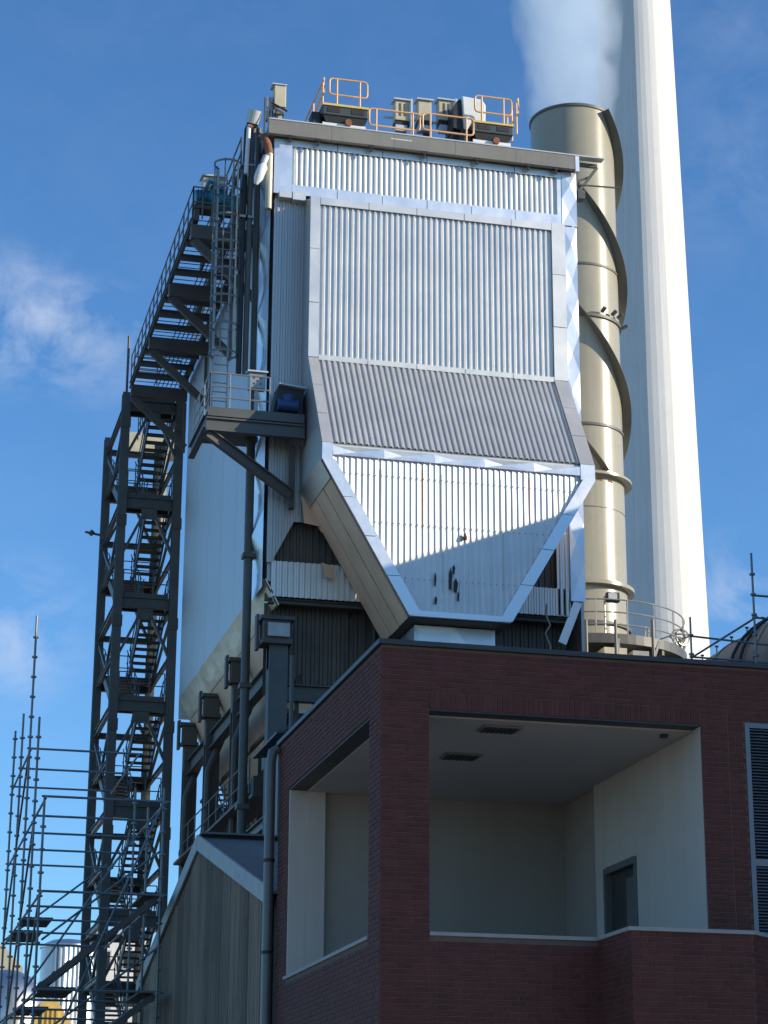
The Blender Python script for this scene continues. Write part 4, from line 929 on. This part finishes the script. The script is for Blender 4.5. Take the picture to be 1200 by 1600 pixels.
for it in brick_items[:300]:
    p, U, Nn, l, h, Z = it; key = (round(l, 3), round(h, 3), tuple(round(v, 3) for v in U))
    if key not in bcache:
        q = MB(); brick_geo(q, (V(0, 0, 0), U, Nn, l, h, Z), .010); me = bpy.data.meshes.new('brick'); me.from_pydata(q.v, [], q.f); me.materials.append(M_brick); bcache[key] = me
    bo = bpy.data.objects.new('brick', bcache[key]); COL.objects.link(bo); bo.parent = br
    bo.location = p+Nn*random.uniform(-.002, .002)-WL[br]
mb = MB()
for it in brick_items[300:]: brick_geo(mb, it, random.uniform(.008, .012))
bo = mb.build('brickwork', M_brick, br); tag(bo, kind='stuff')
# copings and cills
box('coping', (BXL-.06, BYF-.07, BZT+.002), (BXR, BYF+T, BZT+.07), M_coping, br)
box('coping', (BXL-.06, BYF+T+.002, BZT+.002), (BXL+T, BYB+.05, BZT+.07), M_coping, br)
box('cill', (BXL-.03, LY0-.02, OZ0-.05), (BXL+T, LY1+.02, OZ0+.0), M_cill, br)
box('cill', (OX0, BYF-.03, OZ0-.05), (9.88, BYF+T, OZ0-.001), M_cill, br)
mb = MB(); mb.prism([(9.88, BYF+.3, OZ0-.048), (9.88, 26.72, OZ0-.048), (11.64, 26.72, OZ0-.048), (13.05, 27.99, OZ0-.048), (13.05, BYF+.13, OZ0-.048), (11.5, BYF+.3, OZ0-.048)], (0, 0, .05)); mb.build('cill', M_cill, br)
# terrace room
RX1, RYB = OX1, 34.45
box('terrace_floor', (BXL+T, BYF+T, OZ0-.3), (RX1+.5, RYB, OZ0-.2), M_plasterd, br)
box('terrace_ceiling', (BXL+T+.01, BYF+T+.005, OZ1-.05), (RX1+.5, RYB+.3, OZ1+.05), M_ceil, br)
box('lintel_strip', (OX0+.001, BYF+.02, OZ1-.025), (OX1-.001, BYF+T+.004, OZ1-.001), M_coping, br)
box('lintel_strip', (BXL+.02, LY0, OZ1-.025), (BXL+T+.004, LY1, OZ1-.001), M_coping, br)
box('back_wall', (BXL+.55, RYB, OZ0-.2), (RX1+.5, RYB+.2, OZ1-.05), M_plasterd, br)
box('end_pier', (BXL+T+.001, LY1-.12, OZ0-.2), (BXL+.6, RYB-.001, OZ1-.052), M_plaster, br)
box('jamb_lining', (BXL+.02, LY1-.06, OZ0), (BXL+T, LY1-.001, OZ1-.03), M_plaster, br)
DY0, DY1, DZ1 = 30.75, 32.2, 6.75                         # door in the right wall
mb = MB(); mb.box((RX1, BYF+T+.001, OZ0-.2), (RX1+.2, DY0, OZ1-.052)); mb.box((RX1, DY1, OZ0-.2), (RX1+.2, 32.6, OZ1-.052)); mb.box((RX1, DY0, DZ1), (RX1+.2, DY1, OZ1-.052)); mb.build('right_wall', M_plaster, br)
box('reveal_lining', (OX1-.012, BYF+.03, OZ0+.002), (OX1+.15, BYF+T-.001, OZ1-.03), M_plaster, br)
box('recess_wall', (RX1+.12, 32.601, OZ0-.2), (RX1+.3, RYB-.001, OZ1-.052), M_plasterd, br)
dr = box('door', (RX1+.09, DY0+.09, OZ0-.2), (RX1+.14, DY1-.09, DZ1-.1), M_door, br)
mb = MB(); mb.box((RX1-.02, DY0-.01, OZ0-.2), (RX1+.1, DY0+.085, DZ1)); mb.box((RX1-.02, DY1-.085, OZ0-.2), (RX1+.1, DY1+.01, DZ1)); mb.box((RX1-.02, DY0+.086, DZ1-.095), (RX1+.1, DY1-.086, DZ1+.01)); mb.build('frame', M_doorf, dr)
box('leaf_panel', (RX1+.075, DY0+.2, OZ0), (RX1+.089, DY0+.68, DZ1-.25), M_doorf, dr)
mb = MB(); mb.tube([(RX1+.02, DY0+.17, OZ0+.1), (RX1+.08, DY0+.17, OZ0+.1)], .035, 10); mb.build('handle', M_yellow, dr)
for (x0, x1, y0, y1) in ((8.5, 9.05, 28.55, 28.95), (8.5, 9.05, 30.55, 30.98)):
    vo = box('ceiling_vent', (x0, y0, OZ1-.085), (x1, y1, OZ1-.052), M_vent, br)
    for k in range(7): box('slat', (x0+.04+k*.07, y0+.04, OZ1-.10), (x0+.075+k*.07, y1-.04, OZ1-.086), M_black, vo)
box('ceiling_sensor', (11.13, 28.5, OZ1-.1), (11.22, 28.6, OZ1-.052), M_black, br)
box('back_room_block', (BXL+T+.01, RYB+.21, 0), (BXR-.3, BYB-.01, OZ1-.06), M_plasterd, br)
box('roof_deck', (BXL+T+.01, BYF+T+.01, BZT-.4), (BXR-.1, BYB-.05, BZT-.2), M_coping, br)
box('rear_roof_deck', (13.0, BYB, BZT-.4), (BXR-.1, BYB+16, BZT-.2), M_coping, br)
box('core_block', (13.0, BYF+.9, 0), (BXR-.1, BYB+15.9, BZT-.42), M_mortar, br)
# louvre
lv = MB(); lv.box((LVX0, BYF-.02, LVZ0), (LVX0+.07, BYF+.1, LVZ1)); lv.box((LVX1-.07, BYF-.02, LVZ0), (LVX1, BYF+.1, LVZ1)); lv.box((LVX0+.071, BYF-.02, LVZ1-.07), (LVX1-.071, BYF+.1, LVZ1)); lv.box((LVX0+.071, BYF-.02, LVZ0), (LVX1-.071, BYF+.1, LVZ0+.05))
zm = at(1190, 1348, Y=BYF).z; lv.box((LVX0+.071, BYF-.02, zm-.05), (LVX1-.071, BYF+.1, zm+.05))
lvo = lv.build('louvre_panel', M_louv, br)
me = None; z = LVZ0+.07
while z < LVZ1-.09:
    if abs(z-zm) > .07:
        if me is None:
            q = MB(); q.prism([(0, -.01, -.004), (0, .06, .026), (0, .06, .032), (0, -.01, .006), (0, -.022, -.010)], (LVX1-LVX0-.15, 0, 0)); me = bpy.data.meshes.new('slat'); me.from_pydata(q.v, [], q.f); me.materials.append(M_louv)
        so = bpy.data.objects.new('slat', me); COL.objects.link(so); so.parent = lvo; so.location = V(LVX0+.075, BYF, z)-WL[lvo]
    z += .0445
box('louvre_back', (LVX0+.01, BYF+.11, LVZ0), (LVX1-.01, BYF+.155, LVZ1), M_black, br)
# downpipe
dp = MB(); XD, YD = BXL-.16, BYB-.02; dp.tube([(XD+.12, YD, 9.0), (XD+.03, YD, 8.95), (XD, YD, 8.75), (XD, YD, 0)], .085, 14); dpo = dp.build('downpipe', M_pipe, br, True)
for z in (7.1, 5.6, 4.3, 2.9): MB().tube([(XD, YD, z), (XD, YD, z+.05)], .1, 14).build('collar', M_black, dpo)

# lean-to canopy behind the brick corner
cn = thing('pipe_canopy', 'dark sloping canopy plate behind the corner of the brick building', 'canopy', (10.8, 55, 0))
a = at(394, 1186, X=10.7); b = at(432, 1146, X=10.7)
mb = MB(); mb.prism([(a.x, a.y, a.z), (a.x, b.y, b.z), (a.x+1.6, b.y, b.z+.25), (a.x+1.6, a.y, a.z+.25)], (0, 0, .06)); mb.build('plate', M_coping, cn)
MB().bar((11.2, (a.y+b.y)/2, 0), (11.2, (a.y+b.y)/2, a.z), .25, .3).build('post', M_steel, cn)
MB().tube([(11.05, b.y-.2, a.z-1), (11.05, b.y-.2, b.z+2.1)], .06, 8).build('upright_tube', M_steel, cn)
for k in range(2): MB().bar((10.75, a.y, 12.6-k*2.0), (10.75, b.y+4, 12.6-k*2.0), .06, .08).build('rail', M_steelb, cn)

# ------------------------------------------------------------------ shed
SX = 7.0
sh = thing('corrugated_shed', 'low weathered shed with dark ribbed gable beside the brick building', 'shed', (10, 45, 0))
YA_, YN, YFAR = 44.1, 36.3, 52.6; ZR, ZE = 8.86, 6.75
def gz(y): return ZR-(YA_-y)*(ZR-ZE)/(YA_-YN) if y < YA_ else ZR-(y-YA_)*(ZR-ZE)/(YFAR-YA_)
y = YN; i = 0
while y < YFAR-.05:
    w = min(random.choice((1.0, 1.05, .95)), YFAR-y)
    mb = MB(); corr(mb, (SX-.006*(i % 3), y, 0), (0, 1, 0), (0, 0, 1), (-1, 0, 0), w-.012, cst(0), (lambda u, y=y: gz(y+u)-.03), .15, [(0, 0), (.5, 0), (.6, .03), (.9, .03)])
    mb.build('cladding_sheet', M_shed, sh); y += w; i += 1
mb = MB(); mb.prism([(SX+.05, YN, 0), (SX+.05, YFAR, 0), (SX+.05, YFAR, ZE-.05), (SX+.05, YA_, ZR-.05), (SX+.05, YN, ZE-.05)], (4.5, 0, 0)); mb.build('shed_body', M_shedroof, sh)
for (ya, yb, nn) in ((YN-.25, YA_, 5), (YFAR+.25, YA_, 6)):
    for k in range(nn):
        a = ya+(yb-ya)*k/nn; b = ya+(yb-ya)*(k+1)/nn-.01*(1 if yb > ya else -1)
        za, zb = gz(a) if YN <= a <= YFAR else ZE-.06, gz(b)
        dz = .012*(k % 2)
        mb = MB(); mb.prism([(SX-.10, a, za-.20), (SX-.10, b, zb-.20), (SX-.10, b, zb+.12), (SX-.10, a, za+.12)], (.05, 0, 0)); mb.build('verge_flashing', M_verge, sh)
        for j in range(4):
            x0 = SX-.06+j*1.16; mb = MB(); mb.prism([(x0, a, za+.02+dz), (x0+1.15, a, za+.02+dz), (x0+1.15, b, zb+.035+dz), (x0, b, zb+.035+dz)], (0, 0, .05)); mb.build('roof_sheet', M_shedroof, sh)
box('ridge_cap', (SX-.04, YA_-.25, ZR+.11), (SX+4.6, YA_+.25, ZR+.15), M_shedroof, sh)

# stair flight glimpsed between the columns
fs = thing('service_stair', 'dark service stair with sloping handrails between the boiler house columns', 'stair', (12.8, 70, 0))
for x in (12.3, 13.2):
    MB().bar((x, 66, 9.6), (x, 76, 16.0), .06, .25).build('stringer', M_steelb, fs)
    for dz in (1.1, .6): MB().tube([(x, 66, 9.6+dz), (x, 76, 16.0+dz)], .03, 6).build('handrail', M_steelb, fs)
for k in range(24):
    f = (k+.5)/24; box('tread', (12.34, 66+10*f-.12, 9.6+6.4*f-.02), (13.16, 66+10*f+.12, 9.6+6.4*f+.02), M_steelb, fs)
for (x, y) in ((12.3, 66), (13.2, 66), (12.3, 76), (13.2, 76)): MB().bar((x, y, 0), (x, y, 9.6 if y < 70 else 16), .12, .12).build('leg', M_steelb, fs)

# ------------------------------------------------------------------ scaffolds
sc = thing('scaffold', 'tube scaffold with long poles and planks at the foot of the stair tower', 'scaffold', (5, 52, 0))
SXL, SXR = 4.0, 6.62
rows = [47.2, 49.75, 52.2, 54.8, 57.4]
lz = [12.24, 10.19, 8.13, 6.05, 4.0]
def standard(x, y, z, name='standard'):
    mb = MB(); mb.tube([(x, y, 0), (x, y, z)], .028, 8)
    q = 2.0
    while q < z-.2: mb.tube([(x, y, q), (x, y, q+.045)], .068, 8); q += .5
    return mb.build(name, M_scaf, sc)
tops = {49.75: 13.0, 47.2: 10.55}
for y, (px_, py_) in zip(rows, ((73, 1238), (65, 1113), (58, 962), (40, 1108), (24, 1143))):
    standard(SXL, y, at(px_, py_, X=SXL).z)
for y in rows[:3]:
    standard(SXR, y, 11.4 if y > 50 else 10.5)
lev_rows = {12.24: rows[2:], 10.19: rows, 8.13: rows, 6.05: rows, 4.0: rows}
for z in lz:
    for y in lev_rows[z]:
        MB().tube([(SXL-.06, y, z), (SXR+.15, y, z)], .027, 8).build('ledger', M_scaf, sc)
    ys_ = lev_rows[z]
    for x in (SXL, SXR): MB().tube([(x+.03, ys_[0]-.1, z-.03), (x+.03, ys_[-1]+.1, z-.03)], .027, 8).build('transom', M_scaf, sc)
for (p, q) in (((SXL, 57.5, 8.2), (SXR, 57.5, 10.3)), ((SXL, 57.5, 6.1), (SXR, 54.9, 8.2)), ((SXL+.1, 47.1, 4.1), (SXR, 47.1, 10.2)), ((SXL, 52.3, 6.2), (SXR, 52.3, 10.2)), ((SXL, 57.4, 8.2), (SXL, 52.3, 12.2)), ((SXL, 54.8, 6.1), (SXL, 49.7, 10.1)), ((SXL, 57.4, 4.1), (SXL, 52.2, 8.1)), ((SXL, 52.2, 4.1), (SXL, 47.2, 8.1))):
    MB().tube([p, q], .026, 8).build('brace', M_scaf, sc)
for k in range(3):
    x = SXL+.08+k*.24
    box('board', (x, 54.9, 8.16), (x+.225, 57.3, 8.20), M_board, sc); box('board', (x, 52.3, 8.165), (x+.225, 54.0, 8.205), M_board, sc)
    box('board', (x, 52.3, 6.085), (x+.225, 54.7, 6.125), M_board, sc); box('board', (x+.1, 47.3, 6.085), (x+.325, 49.6, 6.125), M_board, sc)
    box('board', (x, 49.9, 4.035), (x+.225, 57.0, 4.075), M_board, sc)
# scaffold stair flights along the near row
for (xa, za, xb, zb) in ((SXR, 8.13, SXL+.1, 6.1), (SXR, 6.02, SXL+.1, 4.05), (SXR, 4.0, SXL+.1, 2.0)):
    fo = MB()
    for y in (47.35, 48.0): fo.bar((xa, y, za), (xb, y, zb), .05, .13)
    fo = fo.build('stair_flight', M_steelb, sc)
    for k in range(9):
        f = (k+.5)/9; x = xa+(xb-xa)*f; z = za+(zb-za)*f; box('tread', (x-.12, 47.38, z-.02), (x+.12, 47.97, z+.02), M_board, fo)
    MB().tube([(xa, 47.3, za+1), (xb, 47.3, zb+1)], .025, 8).build('handrail', M_scaf, sc)
    box('board', (SXR-.35, 47.25, za+.03), (SXR+.1, 49.6, za+.07), M_board, sc)

# right scaffold behind the brick roof
s2 = thing('scaffold', 'small tube scaffold beside the tarnished tank behind the brick roof', 'scaffold', (21, 48, 8.9))
for (x, y, z) in ((20.4, 46, 16.65), (20.4, 50, 16.1), (22.6, 46, 16.6), (22.6, 50, 16.0)):
    mb = MB(); mb.tube([(x, y, 8.95), (x, y, z)], .028, 8); q = 9.1
    while q < z-.15: mb.tube([(x, y, q), (x, y, q+.045)], .07, 8); q += .5
    mb.build('standard', M_scaf, s2)
for (z) in (15.05, 15.6):
    for y in ((46,) if z > 15.3 else (46, 50)): MB().tube([(20.35, y, z), (22.7, y, z-.02)], .028, 8).build('ledger', M_scaf, s2)
MB().tube([(20.37, 50.0, 15.6), (22.6, 50.0, 15.5)], .028, 8).build('ledger', M_scaf, s2)
for z in (15.05, 13.9): MB().tube([(20.43, 45.9, z), (20.43, 50.1, z)], .028, 8).build('transom', M_scaf, s2)
# tarnished tank
tk = thing('horizontal_tank', 'tarnished horizontal tank lying behind the right end of the brick roof', 'tank', (27.5, 56, 0))
TR = 1.55; TR = 2.05; _t = at(1140, 1008, Y=58); TKX, TKZ = _t.x+.52*TR, _t.z-.85*TR
pts = [(TKX, y, TKZ) for y in (50.5, 54.2, 57.9, 61.6)]
for a, b in zip(pts, pts[1:]):
    mb = MB(); mb.tube([(a[0], a[1]+.02, a[2]), (b[0], b[1]-.02, b[2])], TR, 48, cap=False); mb.build('shell_section', M_tank, tk, True)
    mb = MB(); mb.tube([(b[0], b[1]-.09, b[2]), (b[0], b[1]+.09, b[2])], TR+.04, 48); mb.build('seam_band', M_tank, tk, True)
nn = 8; mb = MB(); mb.tube([(TKX, 61.7+2.4*math.sin(R(90*i/nn)), TKZ-.25*math.sin(R(90*i/nn))) for i in range(nn+1)], [TR*max(.03, math.cos(R(90*i/nn))) for i in range(nn+1)], 48); mb.build('domed_end', M_tank, tk, True)
for i in range(9): y = 52+i*1.15; MB().tube([(TKX-1.1, y, TKZ+1.70), (TKX-1.1, y, TKZ+1.92)], .02, 6).tube([(TKX-1.15, y, TKZ+1.92), (TKX-1.05, y, TKZ+1.92)], .03, 6).build('lifting_lug', M_steelb, tk)
mb = MB()
for y in (55.6, 54.9): mb.tube([(TKX-2.12*math.cos(R(t)), y+.12*math.sin(R(t*4)), TKZ+2.12*math.sin(R(t))) for t in range(0, 75, 8)], .05, 8)
mb.build('strap', M_black, tk)
for y in (52.5, 60.0): box('saddle', (TKX-1.5, y-.2, 0), (TKX+1.5, y+.2, TKZ-1.5), M_steel, tk)

# ------------------------------------------------------------------ sunlit plant far behind, lower left
def pt(x, y, Y): return at(x, y, Y=Y)
sv = thing('storage_silo', 'silver ribbed silo behind the scaffold', 'silo', (10, 100, 0))
a = pt(68, 1478, 100); b = pt(152, 1478, 100); r_ = (b.x-a.x)/2; c = V((a.x+b.x)/2, 100+r_, 0)
mb = MB(); n = 72; zt = a.z+.15
for i in range(n+1):
    t = 2*math.pi*i/n; rr = r_-(.06 if i % 2 else 0); mb.v += [c+V(rr*math.cos(t), rr*math.sin(t), 0), c+V(rr*math.cos(t), rr*math.sin(t), zt)]
for i in range(n): mb.f.append((2*i, 2*i+2, 2*i+3, 2*i+1))
mb.build('shell', M_lag, sv)
mb = MB(); mb.lathe(c, [(r_+.05, zt-.12), (r_+.05, zt), (r_*.6, zt+.25), (.01, zt+.35)], 48); mb.build('roof', M_lag, sv, True)
dv_ = thing('lagged_vessel', 'shiny domed vessel at the bottom left corner behind the scaffold', 'vessel', (7, 95, 0))
a = pt(-60, 1600, 95); b = pt(82, 1600, 95); c = V((a.x+b.x)/2, 95+2, 0); r_ = (b.x-a.x)/2; zt = pt(30, 1508, 95).z
prof = [(r_, 0), (r_, zt-2.2), (r_*.97, zt-1.6), (r_*.85, zt-.9), (r_*.6, zt-.35), (r_*.3, zt-.08), (.02, zt)]
mb = MB(); mb.lathe(c, prof, 48); mb.build('shell', M_lag, dv_, True)
mb = MB(); mb.lathe(c, [(r_+.02, zt-2.25), (r_+.06, zt-2.25), (r_+.06, zt-2.1), (r_+.02, zt-2.1)], 48); mb.build('band', M_lag, dv_)
wb = thing('white_building', 'white sunlit building seen through the foot of the stair tower', 'building', (14, 112, 0))
a = pt(152, 1462, 112); b = pt(232, 1462, 112)
box('wall', (a.x, 112, 0), (b.x, 120, a.z), M_white, wb); box('roof', (a.x-.2, 111.8, a.z+.002), (b.x+.2, 120.2, a.z+.25), M_lgrey, wb)
for (x, y) in ((160, 1500), (205, 1500), (160, 1560), (205, 1560)):
    p = pt(x, y, 112); wo_ = box('window', (p.x-.45, 111.93, p.z-.5), (p.x+.45, 111.998, p.z+.5), M_lgrey, wb); box('pane', (p.x-.37, 111.9, p.z-.42), (p.x+.37, 111.928, p.z+.42), M_pane, wo_)
yh = thing('yellow_hopper', 'yellow hopper with ribs low behind the scaffold planks', 'hopper', (9, 90, 0))
a = pt(52, 1600, 90); b = pt(112, 1600, 90); t_ = pt(78, 1562, 90)
mb = MB(); mb.prism([(a.x, 90, 0), (b.x, 90, 0), (b.x, 90, a.z), (t_.x+.3, 90, t_.z), (t_.x-.35, 90, t_.z-.1), (a.x, 90, a.z)], (0, 2.5, 0)); mb.build('body', M_yellow, yh)
for k in range(4): x = a.x+(b.x-a.x)*(k+.7)/5; MB().bar((x, 89.96, 0), (x+(t_.x-x)*.4, 89.96, t_.z-.35), .08, .08).build('rib', M_yellow, yh)
yr = thing('cream_roof_housing', 'cream gabled housing rising behind the domed vessel', 'housing', (6, 104, 0))
a = pt(-30, 1510, 104); b = pt(36, 1512, 104); t_ = pt(2, 1474, 104)
mb = MB(); mb.prism([(a.x, 104, 0), (b.x, 104, 0), (b.x, 104, b.z), (t_.x, 104, t_.z), (a.x, 104, a.z)], (0, 4, 0)); mb.build('body', M_beige, yr)

# ------------------------------------------------------------------ turbine hall to the right, out of the frame; its roof edge shades the brick building
th = thing('turbine_hall', 'tall grey turbine hall standing beyond the right edge of the picture', 'industrial building', (46, 14, 0))
HZ = 25.6
box('wall', (32.0, 12.5, 0), (62, 58, HZ), M_hall, th); box('roof', (31.9, 12.4, HZ+.002), (62.1, 58.1, HZ+.12), M_fascia, th)
for k in range(6):
    y = 14.5+k*7.2
    for z in (5, 12, 19):
        wo_ = box('window', (31.93, y, z), (31.998, y+4, z+2.2), M_lgrey, th); box('pane', (31.90, y+.1, z+.1), (31.928, y+3.9, z+2.1), M_pane, wo_)
